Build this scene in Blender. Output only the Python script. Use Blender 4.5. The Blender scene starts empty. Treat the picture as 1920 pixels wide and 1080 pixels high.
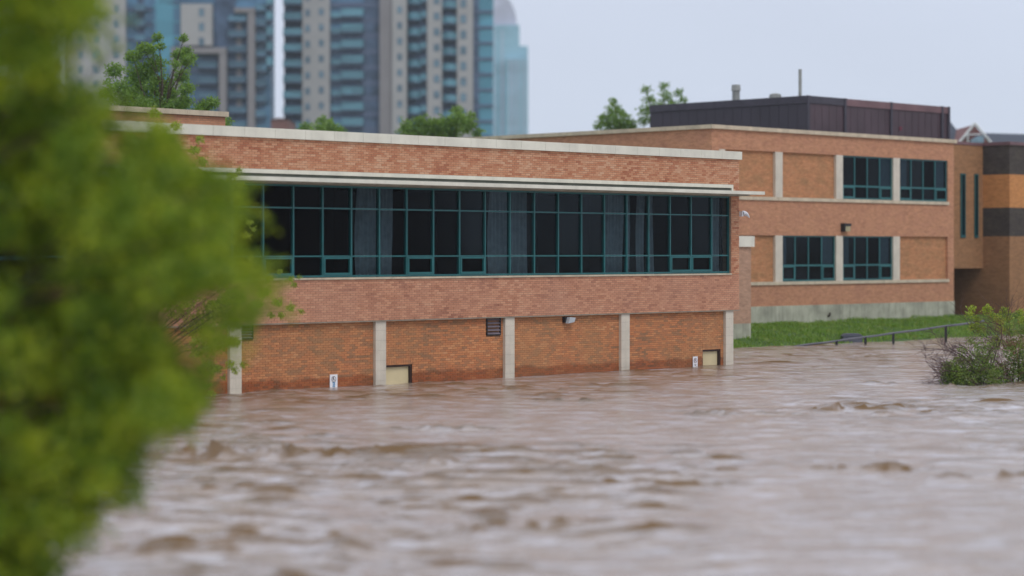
import bpy, math, random
import numpy as np
from mathutils import Vector

random.seed(7)
rng = np.random.default_rng(7)
S = bpy.context.scene
C = S.collection
FPX, EYE, HZ = 4100.0, 4.0, 471.0          # lens (px of the 1920 frame), eye height over the water, horizon row

# ------------------------------------------------------------------ camera
cam = bpy.data.cameras.new('camera')
cam.lens = 76.9; cam.sensor_width = 36; cam.shift_y = -0.036
cam.clip_start = 0.5; cam.clip_end = 6000
cam.dof.use_dof = True; cam.dof.focus_distance = 73.0; cam.dof.aperture_fstop = 0.35
co = bpy.data.objects.new('camera', cam); C.objects.link(co)
co.location = (0, 0, EYE); co.rotation_euler = (math.pi/2, 0, 0)
S.camera = co

# ------------------------------------------------------------------ light
SUN_EL, SUN_AZ = math.radians(52), math.radians(150)     # azimuth clockwise from +Y
W = bpy.data.worlds.new('World'); S.world = W; W.use_nodes = True
nt = W.node_tree; nt.nodes.clear()
wo = nt.nodes.new('ShaderNodeOutputWorld')
sky = nt.nodes.new('ShaderNodeTexSky'); sky.sky_type = 'NISHITA'; sky.sun_disc = False
sky.sun_elevation = SUN_EL; sky.sun_rotation = SUN_AZ
b1 = nt.nodes.new('ShaderNodeBackground'); b1.inputs[1].default_value = 0.05
nt.links.new(sky.outputs[0], b1.inputs[0])
b2 = nt.nodes.new('ShaderNodeBackground')                 # the closed rain cloud
tc = nt.nodes.new('ShaderNodeTexCoord'); sx = nt.nodes.new('ShaderNodeSeparateXYZ')
cr = nt.nodes.new('ShaderNodeValToRGB')
nt.links.new(tc.outputs['Generated'], sx.inputs[0]); nt.links.new(sx.outputs[2], cr.inputs[0])
cr.color_ramp.elements[0].position = 0.0; cr.color_ramp.elements[0].color = (0.60, 0.67, 0.80, 1)
cr.color_ramp.elements[1].position = 0.95; cr.color_ramp.elements[1].color = (0.86, 0.89, 1.01, 1)
e = cr.color_ramp.elements.new(0.13); e.color = (0.63, 0.69, 0.83, 1)
cn = nt.nodes.new('ShaderNodeTexNoise'); cn.inputs['Scale'].default_value = 2.2; cn.inputs['Detail'].default_value = 5
cm = nt.nodes.new('ShaderNodeMapping'); cm.inputs['Scale'].default_value = (1, 1, 2.4)
nt.links.new(tc.outputs['Generated'], cm.inputs[0]); nt.links.new(cm.outputs[0], cn.inputs['Vector'])
mr = nt.nodes.new('ShaderNodeMapRange'); mr.inputs[1].default_value = 0.3; mr.inputs[2].default_value = 0.7; mr.inputs[3].default_value = 0.94; mr.inputs[4].default_value = 1.05
nt.links.new(cn.outputs[0], mr.inputs[0])
vm = nt.nodes.new('ShaderNodeVectorMath'); vm.operation = 'SCALE'
nt.links.new(cr.outputs[0], vm.inputs[0]); nt.links.new(mr.outputs[0], vm.inputs['Scale']); nt.links.new(vm.outputs[0], b2.inputs[0]); b2.inputs[1].default_value = 1.12
mx = nt.nodes.new('ShaderNodeMixShader'); mx.inputs[0].default_value = 0.93
nt.links.new(b1.outputs[0], mx.inputs[1]); nt.links.new(b2.outputs[0], mx.inputs[2])
nt.links.new(mx.outputs[0], wo.inputs[0])
sl = bpy.data.lights.new('sun', 'SUN'); sl.energy = 1.1; sl.angle = math.radians(25); sl.color = (1, 0.96, 0.9)
so = bpy.data.objects.new('sun', sl); C.objects.link(so)
d = Vector((math.sin(SUN_AZ)*math.cos(SUN_EL), math.cos(SUN_AZ)*math.cos(SUN_EL), math.sin(SUN_EL)))
so.rotation_euler = d.to_track_quat('Z', 'Y').to_euler(); so.location = (20, -20, 60)
vs = S.view_settings; vs.view_transform = 'Standard'; vs.look = 'None'; vs.exposure = 0; vs.gamma = 1
vs.use_curve_mapping = False
S.cycles.volume_bounces = 1; S.cycles.max_bounces = 8; S.cycles.transparent_max_bounces = 12
S.cycles.use_denoising = True

# frames: the buildings' axes
TH = math.atan2(4140, 4100)
U = (math.sin(TH), math.cos(TH)); V = (-math.cos(TH), math.sin(TH))
ANG = math.atan2(U[1], U[0])
def sc2w(s, c, z=0.0): return Vector((U[0]*s + V[0]*c, U[1]*s + V[1]*c, z))
def at(px, py, D): return Vector(((px-960)/FPX*D, D, EYE-(py-HZ)*D/FPX))

# ------------------------------------------------------------------ materials
def newmat(name):
    m = bpy.data.materials.new(name); m.use_nodes = True
    return m, m.node_tree, m.node_tree.nodes['Principled BSDF']
def N(t, kind, **kw):
    n = t.nodes.new('ShaderNode'+kind)
    for k, v in kw.items():
        if k in n.inputs: n.inputs[k].default_value = v
        else: setattr(n, k, v)
    return n
def ramp(t, src, stops, interp='LINEAR'):
    r = t.nodes.new('ShaderNodeValToRGB'); cr = r.color_ramp; cr.interpolation = interp
    cr.elements[0].position, cr.elements[0].color = stops[0][0], (*stops[0][1], 1)
    cr.elements[1].position, cr.elements[1].color = stops[-1][0], (*stops[-1][1], 1)
    for p, c in stops[1:-1]:
        e = cr.elements.new(p); e.color = (*c, 1)
    t.links.new(src, r.inputs[0]); return r.outputs[0]
def mixc(t, f, a, b, mode='MIX'):
    m = t.nodes.new('ShaderNodeMix'); m.data_type = 'RGBA'; m.blend_type = mode
    for i, x in ((0, f), (6, a), (7, b)):
        if hasattr(x, 'links'): t.links.new(x, m.inputs[i])
        else: m.inputs[i].default_value = x if i == 0 else (*x, 1)
    return m.outputs[2]
def math_(t, op, a, b=0.0):
    m = t.nodes.new('ShaderNodeMath'); m.operation = op
    for i, x in ((0, a), (1, b)):
        if hasattr(x, 'links'): t.links.new(x, m.inputs[i])
        else: m.inputs[i].default_value = x
    return m.outputs[0]
def worldpos(t, scale=(1, 1, 1)):
    g = t.nodes.new('ShaderNodeNewGeometry'); mp = t.nodes.new('ShaderNodeMapping')
    mp.inputs['Scale'].default_value = scale
    t.links.new(g.outputs['Position'], mp.inputs[0]); return mp.outputs[0], g
def noise(t, vec, scale, detail=4, rough=0.55):
    n = N(t, 'TexNoise', Scale=scale, Detail=detail, Roughness=rough); t.links.new(vec, n.inputs['Vector'])
    return n.outputs[0]
def bump(t, p, h, strength, dist=0.02):
    b = N(t, 'Bump', Strength=strength, Distance=dist); t.links.new(h, b.inputs['Height'])
    t.links.new(b.outputs[0], p.inputs['Normal'])

def plain(name, col, rough=0.6, var=0.12, scale=3.0, spec=0.3, metal=0.0, streak=0.0):
    m, t, p = newmat(name)
    v, g = worldpos(t)
    n = noise(t, v, scale, 5)
    dark = tuple(c*(1-2*var) for c in col); lite = tuple(min(1, c*(1+var)) for c in col)
    c = ramp(t, n, [(0.3, dark), (0.65, lite)])
    if streak:
        v2, _ = worldpos(t, (3.5, 3.5, 0.25)); s = noise(t, v2, 1.6, 6, 0.7)
        f = math_(t, 'MULTIPLY', ramp(t, s, [(0.50, (0, 0, 0)), (0.72, (1, 1, 1))]), streak)
        c = mixc(t, f, c, tuple(x*0.35 for x in col))
    t.links.new(c, p.inputs['Base Color'])
    p.inputs['Roughness'].default_value = rough; p.inputs['Specular IOR Level'].default_value = spec
    p.inputs['Metallic'].default_value = metal
    return m

def brick_piece(name, cols, tint=None, bond=(0, .0677), wet=False, soft=1.0):
    m, t, p = newmat(name)
    v, g = worldpos(t)
    p3 = t.nodes.new('ShaderNodeSeparateXYZ'); t.links.new(g.outputs['Position'], p3.inputs[0])
    row = math_(t, 'FLOOR', math_(t, 'DIVIDE', math_(t, 'SUBTRACT', p3.outputs[2], bond[0]), bond[1]))
    al = math_(t, 'ADD', math_(t, 'MULTIPLY', p3.outputs[0], U[0]), math_(t, 'MULTIPLY', p3.outputs[1], U[1]))
    odd = math_(t, 'MULTIPLY', math_(t, 'MODULO', math_(t, 'ADD', row, 200), 2), 0.5)
    col = math_(t, 'FLOOR', math_(t, 'ADD', math_(t, 'SUBTRACT', math_(t, 'DIVIDE', al, 0.2032), odd), 0.02))
    cb = t.nodes.new('ShaderNodeCombineXYZ'); t.links.new(row, cb.inputs[0]); t.links.new(col, cb.inputs[1])
    wn = t.nodes.new('ShaderNodeTexWhiteNoise'); wn.noise_dimensions = '3D'; t.links.new(cb.outputs[0], wn.inputs['Vector'])
    r = wn.outputs['Value']
    big = noise(t, v, 0.9, 3, 0.6)
    k = math_(t, 'ADD', math_(t, 'MULTIPLY', r, 0.74*soft), math_(t, 'MULTIPLY', math_(t, 'SUBTRACT', big, 0.5), 0.9*soft))
    k = math_(t, 'ADD', k, 0.5-0.37*soft)
    c = ramp(t, k, cols)
    if tint:
        f = ramp(t, noise(t, v, 0.35, 4), [(0.42, (0, 0, 0)), (0.62, (1, 1, 1))])
        c = mixc(t, math_(t, 'MULTIPLY', f, 0.45), c, tint)
    fine = noise(t, v, 40, 3)
    c = mixc(t, 0.25, c, ramp(t, fine, [(0.3, (0.6, 0.6, 0.6)), (0.7, (1.3, 1.3, 1.3))]), 'MULTIPLY')
    p.inputs['Roughness'].default_value = 0.75; p.inputs['Specular IOR Level'].default_value = 0.25
    if wet:
        z = t.nodes.new('ShaderNodeSeparateXYZ'); t.links.new(g.outputs['Position'], z.inputs[0])
        zz = math_(t, 'ADD', z.outputs[2], math_(t, 'MULTIPLY', math_(t, 'SUBTRACT', noise(t, v, 1.3, 4), 0.5), 0.35))
        wf = ramp(t, zz, [(0.26, (1, 1, 1)), (0.36, (0, 0, 0))])
        c = mixc(t, wf, c, mixc(t, 1.0, c, (0.66, 0.50, 0.42), 'MULTIPLY'))
        rr = ramp(t, wf, [(0, (0.75,)*3), (1, (0.3,)*3)]); t.links.new(rr, p.inputs['Roughness'])
    t.links.new(c, p.inputs['Base Color'])
    bump(t, p, fine, 0.3, 0.004)
    return m
B_LOW = [(0.03, (0.27, 0.15, 0.08)), (0.22, (0.37, 0.18, 0.09)), (0.5, (0.50, 0.19, 0.08)), (0.75, (0.57, 0.24, 0.10)), (1, (0.61, 0.31, 0.15))]
B_MID = [(0.03, (0.33, 0.14, 0.09)), (0.25, (0.46, 0.21, 0.125)), (0.55, (0.54, 0.26, 0.155)), (0.8, (0.59, 0.30, 0.18)), (1, (0.62, 0.35, 0.22))]
B_UP = [(0.03, (0.36, 0.13, 0.07)), (0.25, (0.46, 0.195, 0.105)), (0.55, (0.53, 0.26, 0.145)), (0.8, (0.57, 0.31, 0.185)), (1, (0.60, 0.37, 0.24))]
M = {}
M['brick_low'] = brick_piece('brick_low', B_LOW, (0.40, 0.22, 0.10), (-0.60, 2.53/37), True, 0.95)
M['brick_mid'] = brick_piece('brick_mid', B_MID, (0.50, 0.27, 0.18), (1.935, 1.23/18), False, 0.95)
M['brick_up'] = brick_piece('brick_up', B_UP, None, (6.335, 0.88/13), False, 0.98)
M['brick_pier'] = brick_piece('brick_pier', B_UP, None, (3.175, 3.15/47), False, 0.98)
M['mortar'] = plain('mortar', (0.33, 0.22, 0.16), 0.95, 0.15, 6, 0.1)
M['mortar_low'] = plain('mortar_low', (0.25, 0.13, 0.07), 0.95, 0.2, 6, 0.1)

def brick_tex(name, a, b, mort, blotch=None, bw=0.21, bh=0.0677, msize=0.009):
    m, t, p = newmat(name)
    tcn = t.nodes.new('ShaderNodeTexCoord'); sp = t.nodes.new('ShaderNodeSeparateXYZ')
    t.links.new(tcn.outputs['Object'], sp.inputs[0])
    cb = t.nodes.new('ShaderNodeCombineXYZ')
    t.links.new(math_(t, 'ADD', sp.outputs[0], sp.outputs[1]), cb.inputs[0]); t.links.new(sp.outputs[2], cb.inputs[1])
    br = N(t, 'TexBrick', Scale=1.0); br.inputs['Brick Width'].default_value = bw
    br.inputs['Row Height'].default_value = bh; br.inputs['Mortar Size'].default_value = msize
    br.inputs['Color1'].default_value = (*a, 1); br.inputs['Color2'].default_value = (*b, 1)
    br.inputs['Mortar'].default_value = (*mort, 1); br.inputs['Bias'].default_value = 0.0
    t.links.new(cb.outputs[0], br.inputs['Vector'])
    v, g = worldpos(t, (1, 1, 2.6))
    c = br.outputs[0]
    if blotch:
        f = ramp(t, noise(t, v, 1.1, 6, 0.7), [(0.42, (0, 0, 0)), (0.68, (1, 1, 1))])
        c = mixc(t, math_(t, 'MULTIPLY', f, 0.75), c, blotch)
    n2 = noise(t, v, 3.2, 4, 0.7)
    c = mixc(t, 0.6, c, ramp(t, n2, [(0.3, (0.62, 0.6, 0.58)), (0.7, (1.25, 1.25, 1.25))]), 'MULTIPLY')
    t.links.new(c, p.inputs['Base Color']); p.inputs['Roughness'].default_value = 0.8
    p.inputs['Specular IOR Level'].default_value = 0.2
    bump(t, p, br.outputs['Fac'], -0.35, 0.008)
    return m
M['wall_far'] = brick_tex('wall_far', (0.50, 0.235, 0.125), (0.57, 0.28, 0.155), (0.38, 0.22, 0.14), (0.40, 0.19, 0.12))
M['wall_panel'] = brick_tex('wall_panel', (0.50, 0.215, 0.095), (0.56, 0.255, 0.12), (0.36, 0.20, 0.11), (0.29, 0.17, 0.08))
M['wall_link'] = brick_tex('wall_link', (0.38, 0.22, 0.14), (0.46, 0.27, 0.18), (0.36, 0.26, 0.19))
M['wall_ochre'] = brick_tex('wall_ochre', (0.33, 0.165, 0.075), (0.37, 0.19, 0.09), (0.26, 0.15, 0.08), (0.24, 0.13, 0.065))
M['wall_orange'] = brick_tex('wall_orange', (0.52, 0.23, 0.075), (0.56, 0.26, 0.09), (0.45, 0.2, 0.08))
M['wall_char'] = brick_tex('wall_char', (0.055, 0.045, 0.042), (0.075, 0.062, 0.055), (0.04, 0.035, 0.03), (0.09, 0.08, 0.06))
M['cream'] = plain('cream', (0.66, 0.64, 0.54), 0.55, 0.06, 1.5, 0.3, streak=0.13)
M['coping'] = plain('coping', (0.56, 0.47, 0.34), 0.6, 0.1, 2, 0.3, streak=0.3)
M['tile'] = plain('tile', (0.60, 0.54, 0.44), 0.4, 0.06, 2, 0.4, streak=0.1)
M['groove'] = plain('groove', (0.09, 0.10, 0.08), 0.6)
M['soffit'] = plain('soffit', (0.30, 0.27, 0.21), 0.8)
M['teal'] = plain('teal', (0.006, 0.115, 0.12), 0.35, 0.08, 4, 0.5)
M['teal_dark'] = plain('teal_dark', (0.008, 0.085, 0.09), 0.35, 0.08, 4, 0.5)
M['concrete'] = plain('concrete', (0.40, 0.40, 0.31), 0.85, 0.18, 1.2, 0.2, streak=0.6)
M['darkframe'] = plain('darkframe', (0.035, 0.017, 0.013), 0.6)
M['doorcream'] = plain('doorcream', (0.62, 0.52, 0.31), 0.5, 0.04, 2)
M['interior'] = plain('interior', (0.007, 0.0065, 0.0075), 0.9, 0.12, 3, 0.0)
M['curtain'] = plain('curtain', (0.44, 0.47, 0.50), 0.9, 0.1, 5)
M['blind'] = plain('blind', (0.13, 0.17, 0.21), 0.9, 0.1, 5)
M['louvre'] = plain('louvre', (0.17, 0.14, 0.16), 0.5)
M['black'] = plain('black', (0.02, 0.02, 0.022), 0.5)
M['lampglass'] = plain('lampglass', (0.42, 0.45, 0.47), 0.25, 0.05)
M['lamptan'] = plain('lamptan', (0.38, 0.33, 0.19), 0.4, 0.05)
M['white'] = plain('white', (0.78, 0.78, 0.80), 0.4, 0.03)
M['signink'] = plain('signink', (0.05, 0.025, 0.03), 0.5)
M['signred'] = plain('signred', (0.16, 0.03, 0.05), 0.5)
M['signblue'] = plain('signblue', (0.05, 0.22, 0.42), 0.5)
M['galv'] = plain('galv', (0.13, 0.13, 0.15), 0.45, 0.1, 3, 0.5, 0.3)
M['boxgrey'] = plain('boxgrey', (0.10, 0.11, 0.14), 0.5)
M['bluebin'] = plain('bluebin', (0.02, 0.06, 0.14), 0.5)
M['roofgrey'] = plain('roofgrey', (0.22, 0.21, 0.20), 0.9)
M['slate'] = plain('slate', (0.055, 0.065, 0.085), 0.8, 0.1)
M['rake'] = plain('rake', (0.70, 0.70, 0.68), 0.6)
M['paleblue'] = plain('paleblue', (0.22, 0.33, 0.40), 0.5)
M['bark'] = plain('bark', (0.075, 0.055, 0.04), 0.9, 0.3, 12)
M['twig'] = plain('twig', (0.085, 0.045, 0.045), 0.85, 0.3, 8)
M['redtwig'] = plain('redtwig', (0.20, 0.075, 0.05), 0.85, 0.3, 8)
M['stone'] = plain('stone', (0.33, 0.25, 0.17), 0.8, 0.2, 6)
M['vent'] = plain('vent', (0.30, 0.31, 0.29), 0.6)
M['penthL'] = plain('penthL', (0.042, 0.036, 0.048), 0.5, 0.08, 0.6, 0.4)
M['penth_red'] = plain('penth_red', (0.072, 0.045, 0.055), 0.5, 0.12, 0.5, 0.4, streak=0.35)
M['penth_trim'] = plain('penth_trim', (0.17, 0.095, 0.10), 0.45, 0.12, 0.8)
M['penth_dtrim'] = plain('penth_dtrim', (0.055, 0.05, 0.065), 0.45)
M['t_beige'] = plain('t_beige', (0.41, 0.395, 0.395), 0.8, 0.04, 0.2)  # tower colours kept pale and bluish, part of the distance haze painted in
M['t_beige_sh'] = plain('t_beige_sh', (0.27, 0.25, 0.26), 0.8, 0.04, 0.2)  # the same beige with the shade of the darker walls put into it
M['t_slab'] = plain('t_slab', (0.115, 0.15, 0.235), 0.7)
M['t_dark'] = plain('t_dark', (0.085, 0.13, 0.21), 0.4, 0.25, 0.4)
M['farbrick'] = plain('farbrick', (0.22, 0.11, 0.10), 0.8)
def glassy(name, col, rough=0.15, var=0.2):
    m, t, p = newmat(name)
    v, g = worldpos(t, (0.12, 0.12, 0.34))
    vo = N(t, 'TexVoronoi', Scale=1.0); t.links.new(v, vo.inputs['Vector'])
    n = t.nodes.new('ShaderNodeSeparateColor'); t.links.new(vo.outputs['Color'], n.inputs[0])
    c = ramp(t, n.outputs[0], [(0, tuple(x*(1-var) for x in col)), (1, tuple(min(1, x*(1+var)) for x in col))])
    t.links.new(c, p.inputs['Base Color']); p.inputs['Roughness'].default_value = rough
    p.inputs['Specular IOR Level'].default_value = 0.5
    return m
M['t_teal'] = glassy('t_teal', (0.085, 0.26, 0.35), 0.2, 0.35)
M['t_blue'] = glassy('t_blue', (0.075, 0.175, 0.28), 0.2, 0.35)
M['t_rail2'] = glassy('t_rail2', (0.085, 0.18, 0.25), 0.25, 0.4)
M['t_rail'] = glassy('t_rail', (0.11, 0.26, 0.33), 0.25, 0.25)
M['t_win'] = glassy('t_win', (0.15, 0.24, 0.30), 0.2, 0.3)
M['t_haze'] = glassy('t_haze', (0.30, 0.50, 0.60), 0.3, 0.12)  # distance haze painted into the glass colour
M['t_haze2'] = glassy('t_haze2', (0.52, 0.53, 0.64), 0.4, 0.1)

def glass_mat(name, tint, refl):
    m = bpy.data.materials.new(name); m.use_nodes = True; t = m.node_tree; t.nodes.clear()
    o = t.nodes.new('ShaderNodeOutputMaterial'); mxs = t.nodes.new('ShaderNodeMixShader')
    tr = N(t, 'BsdfTransparent'); tr.inputs[0].default_value = (*tint, 1)
    gl = N(t, 'BsdfGlossy', Roughness=0.04); gl.inputs[0].default_value = (0.9, 0.95, 1, 1)
    fr = N(t, 'Fresnel', IOR=1.45)
    v, g = worldpos(t, (14, 14, 0.9)); s = noise(t, v, 1.0, 5, 0.7)      # rain running down the pane
    wet = ramp(t, s, [(0.45, (0.0,)*3), (0.75, (0.012,)*3)])
    oi = t.nodes.new('ShaderNodeObjectInfo'); refl_ = math_(t, 'MULTIPLY', math_(t, 'ADD', oi.outputs['Random'], 0.3), refl*1.4)
    di = N(t, 'BsdfDiffuse'); di.inputs[0].default_value = (0.3, 0.33, 0.34, 1)
    b = N(t, 'Bump', Strength=0.15, Distance=0.01); t.links.new(s, b.inputs['Height']); t.links.new(b.outputs[0], gl.inputs['Normal'])
    t.links.new(math_(t, 'MULTIPLY', fr.outputs[0], refl_), mxs.inputs[0]); t.links.new(tr.outputs[0], mxs.inputs[1]); t.links.new(gl.outputs[0], mxs.inputs[2])
    m2 = t.nodes.new('ShaderNodeMixShader'); t.links.new(wet, m2.inputs[0])
    t.links.new(mxs.outputs[0], m2.inputs[1]); t.links.new(di.outputs[0], m2.inputs[2])
    t.links.new(m2.outputs[0], o.inputs[0])
    return m
M['glass'] = glass_mat('glass', (0.58, 0.64, 0.66), 0.03)

def leaf_mat(name, cols, trans=0.35, patch=(0.45, 1.6)):
    m = bpy.data.materials.new(name); m.use_nodes = True; t = m.node_tree; t.nodes.clear()
    o = t.nodes.new('ShaderNodeOutputMaterial')
    v, g = worldpos(t)
    k = math_(t, 'ADD', math_(t, 'MULTIPLY', g.outputs['Random Per Island'], 1-patch[0]), math_(t, 'MULTIPLY', ramp(t, noise(t, v, patch[1], 3), [(0.25, (0,)*3), (0.75, (1,)*3)]), patch[0]))
    c = ramp(t, k, cols)
    df = N(t, 'BsdfDiffuse'); tl = N(t, 'BsdfTranslucent'); gl = N(t, 'BsdfGlossy', Roughness=0.4)
    t.links.new(c, df.inputs[0]); t.links.new(mixc(t, 1.0, c, (1.35, 1.25, 0.5), 'MULTIPLY'), tl.inputs[0])
    a = t.nodes.new('ShaderNodeMixShader'); a.inputs[0].default_value = trans
    t.links.new(df.outputs[0], a.inputs[1]); t.links.new(tl.outputs[0], a.inputs[2])
    b = t.nodes.new('ShaderNodeMixShader'); b.inputs[0].default_value = 0.03
    t.links.new(a.outputs[0], b.inputs[1]); t.links.new(gl.outputs[0], b.inputs[2])
    t.links.new(b.outputs[0], o.inputs[0]); return m
M['leaf_near'] = leaf_mat('leaf_near', [(0.2, (0.05, 0.12, 0.008)), (0.5, (0.18, 0.29, 0.014)), (0.78, (0.44, 0.49, 0.026))], 0.42, (0.62, 1.9))
M['leaf_sprig'] = leaf_mat('leaf_sprig', [(0.2, (0.15, 0.24, 0.02)), (0.8, (0.36, 0.44, 0.05))], 0.45)
M['leaf_green'] = leaf_mat('leaf_green', [(0.2, (0.10, 0.20, 0.045)), (0.8, (0.24, 0.38, 0.09))], 0.45)
M['leaf_bush'] = leaf_mat('leaf_bush', [(0.2, (0.07, 0.14, 0.025)), (0.8, (0.24, 0.33, 0.06))], 0.35)
M['grass'] = leaf_mat('grass', [(0.2, (0.10, 0.22, 0.02)), (0.6, (0.20, 0.34, 0.045)), (0.85, (0.30, 0.34, 0.10))], 0.3)

# ground: soil with turf on the bank
m, t, p = newmat('ground'); v, g = worldpos(t)
c = ramp(t, noise(t, v, 0.8, 6, 0.65), [(0.35, (0.05, 0.085, 0.02)), (0.6, (0.06, 0.13, 0.02)), (0.75, (0.12, 0.09, 0.05))])
t.links.new(c, p.inputs['Base Color']); p.inputs['Roughness'].default_value = 0.95
bump(t, p, noise(t, v, 9, 5), 0.6, 0.05); M['ground'] = m

# water: silt-laden, with ripples finer than the mesh
m, t, p = newmat('water'); v, g = worldpos(t, (1, 1.7, 1))
at_ = t.nodes.new('ShaderNodeAttribute'); at_.attribute_name = 'foam'
base = ramp(t, noise(t, v, 0.25, 4), [(0.3, (0.29, 0.21, 0.15)), (0.7, (0.37, 0.28, 0.21))])
fn = noise(t, v, 6, 6, 0.7)
ff = math_(t, 'MULTIPLY', at_.outputs['Fac'], ramp(t, fn, [(0.38, (0,)*3), (0.62, (1,)*3)]))
v4, _ = worldpos(t, (0.75, 1.5, 1)); boil = ramp(t, noise(t, v4, 0.8, 6, 0.62), [(0.50, (0,)*3), (0.64, (1,)*3)])
wave_shade = t.nodes.new('ShaderNodeAttribute'); wave_shade.attribute_name = 'wave_shade'
base = mixc(t, math_(t, 'MULTIPLY', boil, 0.6), base, (0.36, 0.25, 0.155))
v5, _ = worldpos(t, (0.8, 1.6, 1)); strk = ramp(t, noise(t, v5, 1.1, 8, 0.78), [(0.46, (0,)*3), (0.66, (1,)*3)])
base = mixc(t, math_(t, 'MULTIPLY', strk, 0.85), base, (0.66, 0.67, 0.73))      # pale sky reflection painted in as lavender, bubble-like streaks
base = mixc(t, wave_shade.outputs['Fac'], base, (0.18, 0.115, 0.06))      # humps and crests browned: their weaker sky reflection painted into the colour
base = mixc(t, ff, base, (0.66, 0.62, 0.60))
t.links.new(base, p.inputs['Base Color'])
p.inputs['IOR'].default_value = 3.6; p.inputs['Roughness'].default_value = 0.10
rr = math_(t, 'ADD', math_(t, 'MULTIPLY', ff, 0.4), 0.18); t.links.new(rr, p.inputs['Roughness'])
t.links.new(math_(t, 'SUBTRACT', 0.5, math_(t, 'MULTIPLY', math_(t, 'ADD', wave_shade.outputs['Fac'], math_(t, 'MULTIPLY', boil, 0.45)), 0.46)), p.inputs['Specular IOR Level'])
h = math_(t, 'ADD', math_(t, 'MULTIPLY', noise(t, v, 1.6, 3, 0.6), 1.5), math_(t, 'ADD', noise(t, v, 4.5, 4, 0.65), math_(t, 'MULTIPLY', noise(t, v, 15, 3, 0.6), 0.22)))
v6, _ = worldpos(t, (0.7, 1.2, 1)); h2 = noise(t, v6, 1.25, 7, 0.68)
bb_ = N(t, 'Bump', Strength=0.55, Distance=0.16); t.links.new(h2, bb_.inputs['Height'])
b_ = N(t, 'Bump', Strength=0.38, Distance=0.05); t.links.new(h, b_.inputs['Height']); t.links.new(bb_.outputs[0], b_.inputs['Normal'])
t.links.new(b_.outputs[0], p.inputs['Normal']); M['water'] = m

# ------------------------------------------------------------------ mesh helpers
class MB:
    def __init__(s): s.v = []; s.f = []; s.m = []
    def box(s, x0, x1, y0, y1, z0, z1, mi=0, front=None):
        n = len(s.v)
        s.v += [(x0,y0,z0),(x1,y0,z0),(x1,y1,z0),(x0,y1,z0),(x0,y0,z1),(x1,y0,z1),(x1,y1,z1),(x0,y1,z1)]
        s.f += [(n,n+3,n+2,n+1),(n+4,n+5,n+6,n+7),(n,n+1,n+5,n+4),(n+1,n+2,n+6,n+5),(n+2,n+3,n+7,n+6),(n+3,n,n+4,n+7)]
        s.m += [mi, mi, mi if front is None else front, mi, mi, mi]
        return s
    def poly(s, pts, mi=0):
        n = len(s.v); s.v += [tuple(p) for p in pts]; s.f.append(tuple(range(n, n+len(pts)))); s.m.append(mi); return s
    def prism(s, pts, y0, y1, mi=0):                  # outline in x,z extruded along y
        n = len(s.v); k = len(pts)
        s.v += [(x, y0, z) for x, z in pts] + [(x, y1, z) for x, z in pts]
        s.f += [tuple(range(n, n+k)), tuple(range(n+2*k-1, n+k-1, -1))]
        s.f += [(n+i, n+k+i, n+k+(i+1) % k, n+(i+1) % k) for i in range(k)]
        s.m += [mi]*(k+2); return s
    def tube(s, path, rad, k=6, mi=0, cap=True):
        n = len(s.v); P = [Vector(p) for p in path]
        if not hasattr(rad, '__len__'): rad = [rad]*len(P)
        for i, p in enumerate(P):
            d = (P[min(i+1, len(P)-1)] - P[max(i-1, 0)]).normalized()
            a = d.cross(Vector((0.3, 0.1, 1)) if abs(d.z) < 0.9 else Vector((1, 0.2, 0))).normalized(); b = d.cross(a)
            for j in range(k):
                q = 2*math.pi*j/k; s.v.append(tuple(p + (a*math.cos(q) + b*math.sin(q))*rad[i]))
        for i in range(len(P)-1):
            for j in range(k):
                s.f.append((n+i*k+j, n+i*k+(j+1) % k, n+(i+1)*k+(j+1) % k, n+(i+1)*k+j)); s.m.append(mi)
        if cap:
            s.f += [tuple(n+j for j in range(k))[::-1], tuple(n+(len(P)-1)*k+j for j in range(k))]; s.m += [mi, mi]
        return s
    def mesh(s, name, mats, off=(0, 0, 0), smooth=False):
        me = bpy.data.meshes.new(name)
        me.from_pydata([(a-off[0], b-off[1], c-off[2]) for a, b, c in s.v], [], s.f)
        if not isinstance(mats, (list, tuple)): mats = [mats]
        for m in mats: me.materials.append(M[m] if isinstance(m, str) else m)
        if len(mats) > 1: me.polygons.foreach_set('material_index', s.m)
        if smooth: me.polygons.foreach_set('use_smooth', [True]*len(s.f))
        me.update(); return me
def link(name, me, parent=None, loc=(0, 0, 0), rot=0.0):
    o = bpy.data.objects.new(name, me); C.objects.link(o); o.parent = parent
    o.location = loc; o.rotation_euler = (0, 0, rot); return o
def tag(o, label=None, cat=None, group=None, kind=None):
    for k, v in (('label', label), ('category', cat), ('group', group), ('kind', kind)):
        if v: o[k] = v
    return o
class Frame:
    """a thing whose parts are written in (s, c, z): along the wall, behind the wall, up"""
    def __init__(s, name, org, label, cat, group=None, wall=True):
        s.off = org
        s.root = link(name, None, None, sc2w(*org) if wall else Vector(org), ANG if wall else 0.0)
        tag(s.root, label, cat, group)
    def part(s, name, mb, mats, parent=None, smooth=False, kind=None):
        o = link(name, mb.mesh(name, mats, s.off, smooth), parent or s.root)
        if kind: o['kind'] = kind
        return o
def wall_thing(name, mb, mats, org, label, cat, group=None):      # one-mesh thing in wall axes
    o = link(name, mb.mesh(name, mats, org), None, sc2w(*org), ANG); return tag(o, label, cat, group)
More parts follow.
